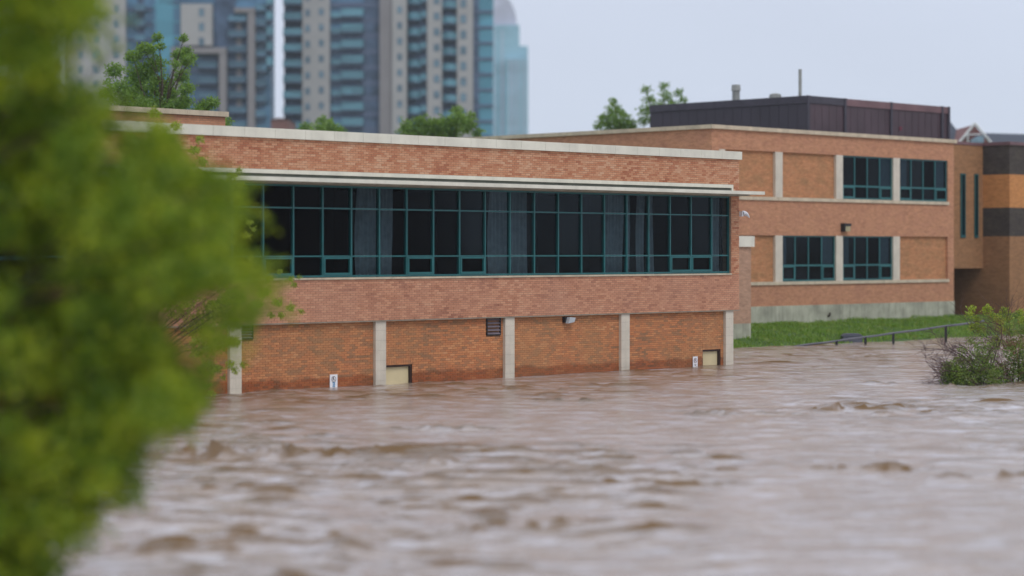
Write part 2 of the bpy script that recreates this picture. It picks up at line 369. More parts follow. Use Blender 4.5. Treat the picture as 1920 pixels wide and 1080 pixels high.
def npmesh(name, V_, F_, mats, mi=None):
    me = bpy.data.meshes.new(name); V_ = np.asarray(V_, np.float32); F_ = np.asarray(F_, np.int32)
    k = F_.shape[1]
    me.vertices.add(len(V_)); me.vertices.foreach_set('co', V_.ravel())
    me.loops.add(F_.size); me.loops.foreach_set('vertex_index', F_.ravel())
    me.polygons.add(len(F_)); me.polygons.foreach_set('loop_start', np.arange(len(F_), dtype=np.int32)*k)
    for m in mats: me.materials.append(M[m])
    if mi is not None: me.polygons.foreach_set('material_index', np.asarray(mi, np.int32))
    me.polygons.foreach_set('use_smooth', [False]*len(F_)); me.update(calc_edges=True); return me

# ------------------------------------------------------------------ setting: ground and water
def ground():
    ss = np.concatenate([[-2500, -900, -200], np.linspace(-60, 60, 13), np.linspace(61, 125, 129), [150, 220, 500, 1200, 2500]])
    cc = np.concatenate([[-1500, -300, 20, 50, 55], np.linspace(56, 65, 37), [70, 90, 150, 400, 1200, 3500]])
    Sg, Cg = np.meshgrid(ss, cc)
    Z = np.interp(Cg, [55, 57.3, 59.2, 61.0, 63.0], [-1.9, 0.0, 0.30, 0.52, 0.63])
    n = 0.05*np.sin(Sg*0.9+Cg*1.7)+0.035*np.sin(Sg*2.3-Cg*0.7)+0.03*np.sin(Sg*4.1+1.3*Cg)
    Z = Z + n*((Cg > 55.5) & (Cg < 62.8) & (Sg > 60))
    X = U[0]*Sg+V[0]*Cg; Y = U[1]*Sg+V[1]*Cg
    nr, nc = Sg.shape; i = np.arange(nr*nc).reshape(nr, nc)
    F_ = np.stack([i[:-1, :-1], i[:-1, 1:], i[1:, 1:], i[1:, :-1]], -1).reshape(-1, 4)
    o = link('ground', npmesh('ground', np.stack([X, Y, Z], -1).reshape(-1, 3), F_, ['ground']))
    tag(o, kind='structure')
ground()

def vnoise(x, y, seed):
    xi = np.floor(x).astype(np.int64); yi = np.floor(y).astype(np.int64); fx = x-xi; fy = y-yi
    def hsh(a, b):
        n = (a*374761393 + b*668265263 + seed*1442695) & 0x7fffffff
        n = ((n ^ (n >> 13))*1274126177) & 0x7fffffff
        return ((n ^ (n >> 16)) & 0xffff)/65535.0
    ux = fx*fx*fx*(fx*(fx*6-15)+10); uy = fy*fy*fy*(fy*(fy*6-15)+10)
    a = hsh(xi, yi); b = hsh(xi+1, yi); c = hsh(xi, yi+1); d = hsh(xi+1, yi+1)
    return (a*(1-ux)+b*ux)*(1-uy)+(c*(1-ux)+d*ux)*uy*1.0
def water():
    rows = np.concatenate([[-400, -60, 6], 1/np.linspace(1/12.5, 1/128, 780), [150]])
    cols = np.concatenate([[-700, -150, -60], np.linspace(-30, 42, 620), [60, 150, 700]])
    X, Y = np.meshgrid(cols, rows)
    wx = X+1.2*(vnoise(X/5, Y/4, 3)-.5)*2; wy = Y+1.2*(vnoise(X/4, Y/5, 4)-.5)*2
    act = np.clip(vnoise(X/9, Y/14, 5)*1.5-0.15, 0.25, 1.2)
    near = np.clip((Y-22)/40, 0, 1)
    cwall = -(U[1]*X - U[0]*Y)                        # distance coordinate towards the wall
    cc = V[0]*X + V[1]*Y
    calm = np.clip((49.0-cc)/9.0, 0.65, 1.0)
    r = lambda a, b, s: 1-np.abs(2*vnoise(wx/a+wy*0.05, wy/b, s)-1)
    h = 0.06*(vnoise(wx/4.5, wy/2.6, 11)-.5)
    h += 0.03*(r(2.6, 1.25, 12)**2-.4)*act
    h += 0.022*(r(1.15, 0.62, 13)**2-.4)*act
    h += 0.020*(vnoise(wx/0.6, wy/0.36, 14)-.5)*act
    h += 0.010*(vnoise(wx/0.3, wy/0.2, 15)-.5)
    patch = np.clip((vnoise(X/6, Y/7, 51)-.35)*3, 0, 1)
    wave_shade = np.zeros_like(h)  # mask of humps and crests whose darker faces are painted into the water colour
    for sx_, sy_, sd, am, th_ in ((0.95, 0.42, 52, 0.30, .70), (0.45, 0.22, 53, 0.20, .70), (1.9, 0.55, 54, 0.28, .72)):
        k_ = np.clip(vnoise(wx/sx_, wy/sy_, sd)-th_, 0, 1)*patch
        h += am*k_; wave_shade += k_*6
    h *= calm
    foam = np.zeros_like(h)
    crests = [(-5.2, 42.2, 2.1, 0.26), (-2.2, 43.0, 0.9, 0.12), (-1.4, 41.0, 0.35, 0.16), (8.4, 54.6, 0.85, 0.16), (5.4, 53.8, 1.5, 0.10), (0.55, 31.6, 0.35, 0.14),
              (-0.6, 31.2, 0.6, 0.08), (6.6, 40.0, 1.1, 0.11), (8.6, 38.6, 1.3, 0.11), (2.9, 37.5, 1.4, 0.07), (-1.9, 37.0, 0.5, 0.08), (1.2, 58.5, 1.2, 0.09), (-4.9, 47.0, 1.6, 0.06),
              (-1.7, 49.0, 1.3, 0.07), (0.4, 63.0, 1.5, 0.06), (10.8, 66.0, 0.9, 0.09), (12.9, 64.4, 0.5, 0.08), (14.4, 64.6, 0.5, 0.1)]
    for x0, y0, L, A in crests:
        yy = y0+0.5*(vnoise(X/0.8, X*0+y0, 21)-.5)+0.25*(vnoise(X/0.25, X*0+y0, 22)-.5)
        e = np.exp(-((X-x0)/L)**4)
        f = np.where(Y < yy, np.exp(-((Y-yy)/0.10)**2), np.exp(-((Y-yy)/0.40)**2))
        chop = 0.1+1.9*vnoise(X/0.24, Y/0.2, 23)**1.6+0.5*vnoise(X/.13, Y/.11, 24)
        h += 0.75*A*e*f*chop
        wave_shade += e*np.exp(-((Y-yy+0.02)/0.13)**2)*3.5*min(1, A*6)*np.clip(chop-.5, 0, 1)
    foam += np.clip((vnoise(wx/3.2, wy/1.1, 31)-0.60)*4, 0, 1)*0.12*np.clip((vnoise(X/12, Y/10, 33)-.3)*2.5, 0, 1)
    inner = (Y > 8) & (Y < 130) & (np.abs(X-6) < 40)
    Z = np.where(inner, h, -0.02)
    nr, nc = X.shape; i = np.arange(nr*nc).reshape(nr, nc)
    F_ = np.stack([i[:-1, :-1], i[:-1, 1:], i[1:, 1:], i[1:, :-1]], -1).reshape(-1, 4)
    me = npmesh('water', np.stack([X, Y, Z], -1).reshape(-1, 3), F_, ['water'])
    a = me.attributes.new('foam', 'FLOAT', 'POINT'); a.data.foreach_set('value', np.clip(foam, 0, 1).astype(np.float32).ravel())
    a = me.attributes.new('wave_shade', 'FLOAT', 'POINT'); a.data.foreach_set('value', np.clip(wave_shade, 0, 1).astype(np.float32).ravel())
    me.polygons.foreach_set('use_smooth', [True]*len(me.polygons))
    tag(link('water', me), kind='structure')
water()

# ------------------------------------------------------------------ the near brick building
S0, S1, CF = 26.0, 59.92, 49.15
nb = Frame('brick_building', (S0, CF, 0.0), 'long low brick school building with a teal window band standing in the flood', 'building')
w = MB()
w.box(S0, 59.70, 49.44, 62, -1.8, 1.90, 1, 1)                     # storey under the water line
for a_, b_, z_ in ((S0, 43.42, -1.8), (43.42, 44.54, .572), (44.54, 58.12, -1.8), (58.12, 59.08, .572), (59.08, 59.70, -1.8)):
    w.box(a_, b_, 49.29, 49.438, z_, 1.90, 2)
w.box(S0, S1, 49.14, 49.50, 1.935, 3.165, 1, 0)                   # band under the windows
w.box(S0, S1, 49.50, 62, 1.935, 3.10, 1)
w.box(S0, S0+.5, 49.14, 62, 3.17, 6.88, 1, 0)
w.box(59.47, S1, 49.14, 62, 3.17, 6.88, 1, 0)
w.box(S0+.5, 59.47, 49.14, 49.50, 6.10, 6.88, 1, 0)
w.box(S0, S1, 49.14, 62, 6.885, 7.215, 1, 0)
w.box(S0+.5, 59.47, 56, 62, 3.105, 6.875, 1)
nb.part('wall', w, ['mortar', 'wall_link', 'mortar_low'])
nb.part('roof', MB().box(S0+.35, S1-.35, 49.5, 61.8, 7.22, 7.34), 'roofgrey')
room = MB()                                                        # the dim room behind the glass
room.box(S0+.5, 59.47, 55.9, 55.99, 3.11, 6.09); room.box(S0+.5, 59.47, 49.52, 55.9, 3.105, 3.13)
room.box(S0+.501, 59.38, 49.52, 55.9, 6.02, 6.09); room.box(59.39, 59.467, 49.52, 55.89, 3.131, 6.09); room.box(S0+.503, S0+.57, 49.52, 55.89, 3.131, 6.01)
for s in (34.2, 42.9, 51.7): room.box(s, s+.12, 51.0, 55.89, 3.13, 6.02)
nb.part('room', room, 'interior')

# bricks -----------------------------------------------------------
BH, BL, MT = 0.0677, 0.2032, 0.010
def lay(s0, s1, z0, z1, c, holes=(), soldier=()):
    """running bond; returns rows of (a, b, z0, z1)"""
    out = []; n = max(1, round((z1-z0)/BH)); hh = (z1-z0)/n
    for r in range(n):
        za, zb = z0+r*hh+MT/2, z0+(r+1)*hh-MT/2
        iv = [(s0, s1)]
        for (a, b, p, q) in holes:
            if q > za+.01 and p < zb-.01:
                iv = [x for (l, h) in iv for x in ((l, min(h, a)), (max(l, b), h)) if x[1]-x[0] > .02]
        k0 = math.floor(s0/BL)-1
        for (l, h) in iv:
            k = math.floor(l/BL)-1
            while True:
                a = (k+(0.5 if r % 2 else 0))*BL; b = a+BL-MT; k += 1
                if a > h: break
                a2, b2 = max(a, l), min(b, h)
                if b2-a2 > 0.03: out.append((a2, b2, za, zb))
    return out
def bricks_mesh(name, rows, c, mat, proud=0.012):
    R = np.array(rows); n = len(R); jit = rng.uniform(-0.003, 0.003, n)
    f = c-proud+jit; bk = np.full(n, c+0.02)
    V_ = np.empty((n, 8, 3))
    for j, (a, y, z) in enumerate([(0, f, 2), (1, f, 2), (1, f, 3), (0, f, 3), (0, bk, 2), (1, bk, 2), (1, bk, 3), (0, bk, 3)]):
        V_[:, j, 0] = R[:, a]; V_[:, j, 1] = y; V_[:, j, 2] = R[:, z]
    V_ -= np.array(nb.off)
    q = np.array([(0, 1, 2, 3), (1, 5, 6, 2), (4, 0, 3, 7), (3, 2, 6, 7), (4, 5, 1, 0)])
    F_ = (np.arange(n)[:, None, None]*8+q[None]).reshape(-1, 4)
    o = link(name, npmesh(name, V_.reshape(-1, 3), F_, [mat]), nb.root); o['kind'] = 'stuff'; return o
COLS = [(59.24-5.42*k, 59.65-5.42*k) for k in range(6, -1, -1)]
DOORS = [(43.42, 44.54, -1.8, 0.57), (58.12, 59.08, -1.8, 0.57)]
VENTS = [(47.66, 48.28, 1.35, 1.93), (37.85, 38.45, 1.50, 1.93)]
low = []
edges = [S0]+[x for ab in COLS for x in ab]+[59.70]
for a, b in zip(edges[::2], edges[1::2]):
    if b-a > .1: low += lay(a+.005, b-.005, -0.60, 1.93, 49.29, DOORS+VENTS+[(d[0]-.01, d[1]+.01, .57, .77) for d in DOORS])
for d0, d1, _, zt in DOORS:                                        # soldier course over each door
    k = int((d1-d0)/0.0677)
    low += [(d0+i*(d1-d0)/k+.004, d0+(i+1)*(d1-d0)/k-.004, zt+.005, zt+.195) for i in range(k)]
full = [i for i, b in enumerate(low) if abs(b[1]-b[0]-(BL-MT)) < 1e-4 and b[2] > 0.0 and 40.5 < b[0] < 42.85 and b[2] > 0.02]
full = sorted(full, key=lambda i: low[i][0])[:300]
single = set(full)
bricks_mesh('brick', [b for i, b in enumerate(low) if i not in single], 49.29, 'brick_low')
hz = low[full[0]][3]-low[full[0]][2]
bm1 = MB().box(-(BL-MT)/2, (BL-MT)/2, 0, 0.032, 0, hz).mesh('single_brick', 'brick_low')
for i in full:
    a, b, z0, z1 = low[i]
    link('brick', bm1, nb.root, ((a+b)/2-S0, 49.278-CF+random.uniform(-.003, .003), z0))
bricks_mesh('brick', lay(S0, S1, 1.935, 3.165, 49.14), 49.14, 'brick_mid')
up = lay(S0, S1, 6.335, 7.215, 49.14)
bricks_mesh('brick', up, 49.14, 'brick_up')
bricks_mesh('brick', lay(59.49, S1, 3.175, 6.325, 49.14), 49.14, 'brick_pier')
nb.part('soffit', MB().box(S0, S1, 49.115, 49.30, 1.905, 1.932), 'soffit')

# columns of pale tile -----------------------------------------------
for a, b in COLS:
    o = nb.part('column', MB().box(a+.006, b-.006, 49.185, 49.287, -1.8, 1.898), 'soffit')
    z = -0.17
    while z < 1.85:
        zt = min(z+0.30, 1.90)
        for x0, x1 in ((a, (a+b)/2-.0015), ((a+b)/2+.0015, b)):
            nb.part('tile', MB().box(x0, x1, 49.17, 49.30, z+.004, zt-.001), 'tile', o)
        z += 0.30
# fascia: one metal panel per metre and a bit -------------------------
k = 0; s = 59.98-1.1*31
fp = None
while s < 59.9:
    a, b = max(s, S0-.05), s+1.1
    nb.part('fascia_panel', MB().box(a+.004, b-.004, 49.04, 49.40, 7.22, 7.50), 'cream')
    s += 1.1
nb.part('fascia_gutter', MB().box(S0, 59.95, 49.07, 49.38, 7.235, 7.485), 'groove')
# canopy above the windows --------------------------------------------
cb = MB()
cb.box(S0, 59.42, 48.98, 49.45, 6.21, 6.325, 0); cb.box(S0, 59.33, 49.03, 49.45, 6.08, 6.209, 1); cb.box(59.335, 59.42, 48.98, 49.45, 6.08, 6.208, 0)
nb.part('canopy_box', cb, ['cream', 'groove'])
nb.part('canopy', MB().box(S0-.5, 59.95, 48.0, 49.45, 5.965, 6.078), 'cream')
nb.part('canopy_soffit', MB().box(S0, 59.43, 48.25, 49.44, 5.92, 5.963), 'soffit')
nb.part('sill', MB().box(S0+.4, 59.46, 49.08, 49.40, 3.17, 3.225), 'coping')

# the window band -----------------------------------------------------
P = 1.097; mull = [38.77+P*k for k in range(-11, 19)]+[59.44]
ZB, Z1, Z2, ZT = 3.237, 3.85, 5.25, 5.918
wb = nb.part('window_band', MB().box(S0+.5, 59.47, 49.20, 49.32, ZB, ZB+.055).box(S0+.5, 59.47, 49.20, 49.32, ZT-.05, ZT)
             .box(59.44, 59.47, 49.20, 49.32, ZB+.056, ZT-.051), 'teal')
mm = MB().box(-.026, .026, 0, .13, 0, ZT-ZB-.108).mesh('mullion', 'teal')
for x in mull[:-1]:
    link('mullion', mm, wb, (x-S0, 49.195-CF, ZB+.056))
for z in (Z1, Z2):
    for a, b in zip(mull[:-1], mull[1:]):
        nb.part('transom', MB().box(a+.032, b-.032, 49.205, 49.315, z-.022, z+.022), 'teal', wb)
SASH = {11, 13, 16, 18, 27, 28, 8, 5, 3}
for i, (a, b) in enumerate(zip(mull[:-1], mull[1:])):
    for z0, z1 in ((ZB+.056, Z1-.029), (Z1+.029, Z2-.029), (Z2+.029, ZT-.051)):
        nb.part('pane', MB().box(a+.032, b-.032, 49.255, 49.265, z0, z1), 'glass', wb)
    if i in SASH and b-a > .9:
        q = MB(); z0, z1 = ZB+.057, Z1-.029; x0, x1 = a+.033, b-.033
        q.box(x0, x1, 49.18, 49.25, z0, z0+.07); q.box(x0, x1, 49.18, 49.25, z1-.05, z1)
        q.box(x0, x0+.05, 49.18, 49.25, z0+.071, z1-.051); q.box(x1-.05, x1, 49.18, 49.25, z0+.071, z1-.051)
        nb.part('sash', q, 'teal', wb)
# doors, louvre vents ---------------------------------------------------
for i, (d0, d1, _, zt) in enumerate(DOORS):
    fr = MB().box(d0, d1, 49.30, 49.42, zt-.06, zt).box(d1-.07, d1, 49.30, 49.42, -1.8, zt-.062).box(d0, d0+.03, 49.30, 49.42, -1.8, zt-.062)
    dr = nb.part('door', MB().box(d0+.034, d1-.074, 49.375, 49.42, -1.8, zt-.066), 'doorcream')
    nb.part('door_frame', fr, 'darkframe', dr)
    nb.part('door_reveal', MB().box(d1-.002, d1+.05, 49.285, 49.42, -1.8, zt+.002), 'darkframe', dr)
    nb.part('hinge', MB().tube([(d0+.03, 49.36, .22), (d0+.03, 49.36, .38)], .012, 6), 'black', dr)
for a, b, z0, z1 in VENTS:
    vt = nb.part('louvre_vent', MB().box(a, b, 49.33, 49.36, z0, z1).box(a, a+.035, 49.24, 49.33, z0, z1).box(b-.035, b, 49.24, 49.33, z0, z1)
                 .box(a+.036, b-.036, 49.24, 49.33, z0, z0+.035), 'black')
    n = 5; hh = (z1-z0-.04)/n
    for j in range(n):
        zz = z0+.04+j*hh
        s_ = MB().poly([(a+.037, 49.235, zz), (b-.037, 49.235, zz), (b-.037, 49.32, zz+hh*.72), (a+.037, 49.32, zz+hh*.72)])
        s_.poly([(a+.037, 49.225, zz), (a+.037, 49.31, zz+hh*.72), (b-.037, 49.31, zz+hh*.72), (b-.037, 49.225, zz)])
        s_.poly([(a+.037, 49.225, zz), (b-.037, 49.225, zz), (b-.037, 49.235, zz), (a+.037, 49.235, zz)])
        nb.part('slat', s_, 'louvre', vt)
# small brick plant room on the roof, left
pr = MB().box(34.0, 41.83, 55, 60, 7.345, 8.20)
nb.part('roof_block', pr, 'wall_far')
rb = MB()
x = 33.9
while x < 41.8:
    rb.box(x, min(x+.795, 41.93), 54.9, 60.1, 8.205, 8.36); x += .8
nb.part('roof_block_coping', rb, 'coping')

# curtains ---------------------------------------------------------------
def s_of(px, c=49.6):
    t = (px-960)/FPX; Y = c/(U[0]-U[1]*t) if False else c/(V[1]+V[0]*t); return U[0]*t*Y+U[1]*Y
cur = [(667, 705, 'leftmost in the long teal window band'), (711, 737, 'second from the left in the long teal window band'),
       (916, 951, 'third from the left in the long teal window band'), (954, 989, 'fourth from the left in the long teal window band'),
       (1134, 1169, 'wide one in the right half of the long window band'), (1172, 1181, 'narrow strip touching the wide one in the right half'),
       (1194, 1209, 'third from the right in the long teal window band'), (1213, 1226, 'second from the right in the long teal window band'),
       (1331, 1358, 'rightmost, at the far end of the long window band')]
for a, b, lab in cur:
    s0, s1 = s_of(a), s_of(b); q = MB(); n = max(8, int((s1-s0)*38)); zs = [3.14, 3.9, 4.7, 5.4, 5.99]
    pts = []
    for j, z in enumerate(zs):
        squeeze = [0.04, 0.0, 0.02, 0.07, 0.10][j]*(s1-s0)
        for i in range(n+1):
            u = i/n; x = s0+squeeze+(s1-s0-squeeze)*u
            pts.append((x, 49.62+.035*math.sin(u*n*0.95+.6*j)+.02*math.sin(u*n*.41+j), z))
    q.v = pts
    for j in range(len(zs)-1):
        for i in range(n): q.f.append((j*(n+1)+i, j*(n+1)+i+1, (j+1)*(n+1)+i+1, (j+1)*(n+1)+i)); q.m.append(0)
    me = q.mesh('curtain', 'curtain', (s0, 49.6, 3.14), True)
    o = link('curtain', me, None, sc2w(s0, 49.6, 3.14), ANG)
    tag(o, 'grey-blue pleated curtain, '+lab, 'curtain', 'curtains behind the long window band')

# lamps and signs on the near building -----------------------------------
def ring(mb, cx, cz, y, r0, r1, n=20, mi=0, a0=0, a1=2*math.pi):
    for i in range(n):
        p, q = a0+(a1-a0)*i/n, a0+(a1-a0)*(i+1)/n
        mb.poly([(cx+r0*math.cos(p), y, cz+r0*math.sin(p)), (cx+r1*math.cos(p), y, cz+r1*math.sin(p)),
                 (cx+r1*math.cos(q), y, cz+r1*math.sin(q)), (cx+r0*math.cos(q), y, cz+r0*math.sin(q))], mi)
L = Frame('wall_lamp', (51.3, 49.27, 1.70), 'small grey floodlight on the brick under the overhang between two columns', 'lamp')
L.part('housing', MB().box(51.10, 51.30, 49.16, 49.275, 1.68, 1.86), 'black')
L.part('lens', MB().prism([(51.12, 1.66), (51.40, 1.70), (51.46, 1.84), (51.20, 1.86)], 49.02, 49.155), 'lampglass')
q = MB()
L = Frame('dome_lamp', (59.95, 49.1, 5.3), 'white hooded security lamp sticking out of the right corner of the low brick building', 'lamp')
L.part('base', MB().box(59.93, 59.99, 49.0, 49.14, 5.22, 5.40), 'white')
hood = MB()
N1 = 8
for i in range(N1+1):
    u = i/N1; x = 59.99+.40*u; zt = 5.36+.03*math.sin(u*3)-.16*u*u; r = .075*math.sqrt(max(0.05, 1-u**2.2))
    for j in range(8):
        a = 2*math.pi*j/8; hood.v.append((x, 49.05+r*math.cos(a)*1.2, zt-.02+r*math.sin(a)))
for i in range(N1):
    for j in range(8): hood.f.append((i*8+j, i*8+(j+1) % 8, (i+1)*8+(j+1) % 8, (i+1)*8+j)); hood.m.append(0)
hood.f.append(tuple(range(N1*8, N1*8+8))); hood.m.append(0)
L.part('hood', hood, 'white', smooth=True)
L.part('lens', MB().box(60.05, 60.25, 48.99, 49.10, 5.245, 5.262), 'lampglass')

def sign(s0, z1, wd, label, col, blue):
    z0 = z1-.46; F_ = Frame('parking_sign', (s0, 49.25, z0), label, 'sign', 'no parking signs on the brick wall')
    F_.part('board', MB().box(s0, s0+wd, 49.245, 49.255, z0, z1), 'white')
    q = MB(); cx, cz, R = s0+wd/2, z1-.14, .088; y = 49.241
    ring(q, cx, cz, y, R-.016, R, 24, 0)
    q.poly([(cx-.04, y, cz-.055), (cx-.022, y, cz-.055), (cx-.022, y, cz+.055), (cx-.04, y, cz+.055)], 1)
    ring(q, cx-.022, cz+.024, y, .017, .034, 8, 1, -math.pi/2, math.pi/2)
    q.poly([(cx-.055, y-.002, cz+.05), (cx-.045, y-.002, cz+.062), (cx+.060, y-.002, cz-.048), (cx+.050, y-.002, cz-.06)], 0)
    F_.part('no_parking_symbol', q, [col, 'signink'])
    q = MB(); zb = z1-.27
    if blue:                                              # blue emblem and lines under the ring
        for (a, b, c_, d_) in ((-.045, .0, .01, .045), (.01, .05, .0, .04), (-.03, .05, -.045, -.01), (-.01, .045, -.10, -.06), (-.045, -.02, -.09, -.055)):
            q.box(cx+a, cx+b, y-.001, y+.003, zb+c_-.0, zb+d_)
        F_.part('blue_emblem', q, 'signblue')
    else:
        q.box(cx-.05, cx+.05, y-.001, y+.003, zb-.02, zb-.005); q.box(cx-.04, cx+.04, y-.001, y+.003, zb-.05, zb-.035)
        F_.part('text_line', q, 'signink')
sign(41.27, .385, .285, 'white no parking sign with blue emblem, left of the nearer cream door', 'signink', True)
sign(57.56, .36, .25, 'small white no parking sign just left of the right-hand cream door', 'signred', False)

# ------------------------------------------------------------------ link block between the two buildings
lk = Frame('connecting_block', (55, 59.0, 0.0), 'narrow brick link with white cap between the low and the two storey building', 'building')
lk.part('wall', MB().box(50, 72.75, 59.0, 66, 0.93, 4.18), 'wall_link')
lk.part('cap', MB().box(50, 72.87, 58.9, 66, 4.183, 4.64), 'cream')
lk.part('foundation', MB().box(50, 72.72, 58.98, 66, -.4, .928), 'concrete')

# ------------------------------------------------------------------ the two storey building
T0, T1, CT = 75.4, 94.5, 63.4
tb = Frame('brick_building', (T0, CT, 0.63), 'two storey brick school wing with pale pilasters, behind the grass bank', 'building')
w = MB()
w.box(T0, T1, 63.52, 84, 1.46, 9.50, 1)                            # core; recessed panels show this face
tb.part('panel_wall', w, ['wall_far', 'wall_panel'])
w = MB()
for (a, b, z0, z1) in ((T0, T1, 8.60, 9.50), (T0, T1, 4.73, 6.34), (T0, T1, 1.46, 2.43), (93.96, T1, 6.34, 8.60), (93.96, T1, 2.43, 4.73), (T0, 76.2, 6.34, 8.60), (T0, 76.2, 2.43, 4.73)):
    w.box(a, b, 63.40, 63.519, z0, z1)
tb.part('wall', w, 'wall_far')
tb.part('side_wall', MB().box(T0-.012, T0-.001, 63.40, 84, 1.46, 9.50), 'wall_far')
tb.part('foundation', MB().box(T0, T1+.01, 63.36, 84, -.2, 1.458), 'concrete')
cop = MB(); cop.box(T0-.12, T1+.12, 63.28, 63.75, 9.503, 9.68); cop.box(T0-.12, T0+.35, 63.751, 84.1, 9.503, 9.68); cop.box(T1-.35, T1+.12, 63.751, 84.1, 9.503, 9.68)
tb.part('coping', cop, 'coping')
tb.part('roof', MB().box(T0+.36, T1-.36, 63.76, 84, 9.503, 9.55), 'roofgrey')
for z0, z1, a in ((6.345, 6.50, 76.2), (2.435, 2.58, 76.2)):
    tb.part('ledge', MB().box(a, 94.0, 63.33, 63.515, z0, z1), 'coping')
PIL = [(79.93, 80.46), (84.57, 85.10), (89.22, 89.76)]
for z0, z1 in ((6.502, 8.597), (2.582, 4.727)):
    for a, b in PIL: tb.part('pilaster', MB().box(a, b, 63.37, 63.515, z0, z1), 'tile')
tb.part('pilaster', MB().box(75.9, 76.3, 63.37, 63.515, 6.502, 8.597), 'tile')
def window(F_, s0, s1, z0, z1, c, zt, cols=4, curt=()):
    wn = F_.part('window', MB().box(s0, s1, c-.06, c-.01, z0, z0+.07).box(s0, s1, c-.06, c-.01, z1-.06, z1)
                 .box(s0, s0+.07, c-.06, c-.01, z0+.071, z1-.061).box(s1-.07, s1, c-.06, c-.01, z0+.071, z1-.061), 'teal')
    F_.part('room', MB().box(s0, s1, c-.004, c-.001, z0, z1), 'interior', wn)  # thin near-black sheet; the darkness of a room is put into its colour
    wd = (s1-s0)/cols
    for i in range(1, cols): F_.part('mullion', MB().box(s0+i*wd-.035, s0+i*wd+.035, c-.065, c-.012, z0+.072, z1-.062), 'teal', wn)
    F_.part('transom', MB().box(s0+.071, s1-.071, c-.062, c-.013, zt-.04, zt+.04), 'teal', wn)
    for i in (0, cols-1):
        x0, x1 = s0+i*wd+.05, s0+(i+1)*wd-.05; q = MB()
        q.box(x0, x1, c-.085, c-.066, z0+.05, z0+.13); q.box(x0, x1, c-.085, c-.066, zt-.09, zt-.03)
        q.box(x0, x0+.07, c-.085, c-.066, z0+.131, zt-.091); q.box(x1-.07, x1, c-.085, c-.066, z0+.131, zt-.091)
        F_.part('sash', q, 'teal', wn)
    for i in range(cols):
        for a, b in ((z0+.072, zt-.041), (zt+.041, z1-.062)):
            F_.part('pane', MB().box(s0+i*wd+.036, s0+(i+1)*wd-.036, c-.04, c-.034, a, b), 'glass', wn)
    for (a, b) in curt:
        q = MB(); n = 12
        for i in range(n):
            u0, u1 = i/n, (i+1)/n
            q.poly([(s0+(a+(b-a)*u0)*wd, c-.012-.012*(i % 2), zt+.05), (s0+(a+(b-a)*u1)*wd, c-.012-.012*((i+1) % 2), zt+.05),
                    (s0+(a+(b-a)*u1)*wd, c-.012-.012*((i+1) % 2), z1-.07), (s0+(a+(b-a)*u0)*wd, c-.012-.012*(i % 2), z1-.07)])
        o = F_.part('blind', q, 'blind', wn)
window(tb, 85.12, 89.20, 6.505, 8.595, 63.515, 7.14, 4, [(3.05, 3.9)])
window(tb, 89.78, 93.94, 6.505, 8.595, 63.515, 7.16, 4, [(0.1, .7), (3.1, 3.8)])
window(tb, 80.48, 84.55, 2.585, 4.725, 63.515, 3.33, 4, [(0.1, .4), (3.1, 3.9)])
window(tb, 85.12, 89.20, 2.585, 4.725, 63.515, 3.33, 4, [(0.1, .6), (3.1, 3.8)])
# metal plant room on its roof
PX, PZ, PC = 0, 11.8, 67.4
s_a = U[0]*14.77+U[1]*109.5; s_b = s_a+12.4
tb.part('penthouse', MB().box(s_a, s_b, PC, PC+10.5, 9.552, 11.42, 0, 1), ['penthL', 'penth_red'])
tb.part('penthouse_trim', MB().box(s_a-.06, s_a+3.0, PC-.06, PC+10.5, 11.422, 11.79, 0).box(s_a+3.001, s_b+.06, PC-.06, PC+10.5, 11.422, 11.78, 1), ['penth_dtrim', 'penth_trim'])
for x in (s_a-.05, s_a+3.0, s_a+7.0, s_b-.75, s_b-.12):
    tb.part('penthouse_post', MB().box(x, x+.17, PC-.09, PC-.002, 9.552, 11.80), 'penth_dtrim')
for x in [s_a+.6*i for i in range(1, 20)]:
    tb.part('seam', MB().box(x, x+.03, PC-.012, PC-.002, 9.552, 11.42), 'penth_red')
for j in range(1, 17):
    tb.part('seam', MB().box(s_a-.014, s_a-.002, PC+.6*j, PC+.6*j+.05, 9.552, 11.42), 'penthL')
tb.part('roof_vent', MB().tube([(s_a+.2, PC+.6, 11.7), (s_a+.2, PC+.6, 13.15)], .085, 10), 'vent')
tb.part('roof_vent', MB().tube([(s_a+.5, PC+5, 11.7), (s_a+.5, PC+5, 12.3), (s_a+.5, PC+5, 12.31), (s_a+.5, PC+5, 12.62)], [.2, .2, .25, .22], 10), 'vent')
tb.part('roof_vent', MB().tube([(s_a+.6, PC+2.5, 11.7), (s_a+.6, PC+2.5, 12.0), (s_a+.6, PC+2.5, 12.06)], [.34, .3, .12], 10), 'vent')
tb.part('alarm', MB().box(s_a+7.85, s_a+8.05, PC-.04, PC-.002, 10.35, 10.55), 'signred')
L = Frame('wall_lamp', (85.2, 63.4, 4.9), 'black box lamp with a tan lens on the two storey school wing', 'lamp')
L.part('housing', MB().prism([(84.95, 4.93), (85.03, 4.93), (85.03, 5.2), (85.50, 5.2), (85.50, 5.33), (84.95, 5.33)], 63.16, 63.397), 'black')
L.part('lens', MB().box(85.06, 85.44, 63.18, 63.39, 4.95, 5.197), 'lamptan')
# the rusty stub and stains on the concrete
tb.part('pipe_stub', MB().tube([(83.9, 63.355, .9), (83.9, 63.25, .95), (83.9, 63.24, 1.08)], .05, 8), 'bark')

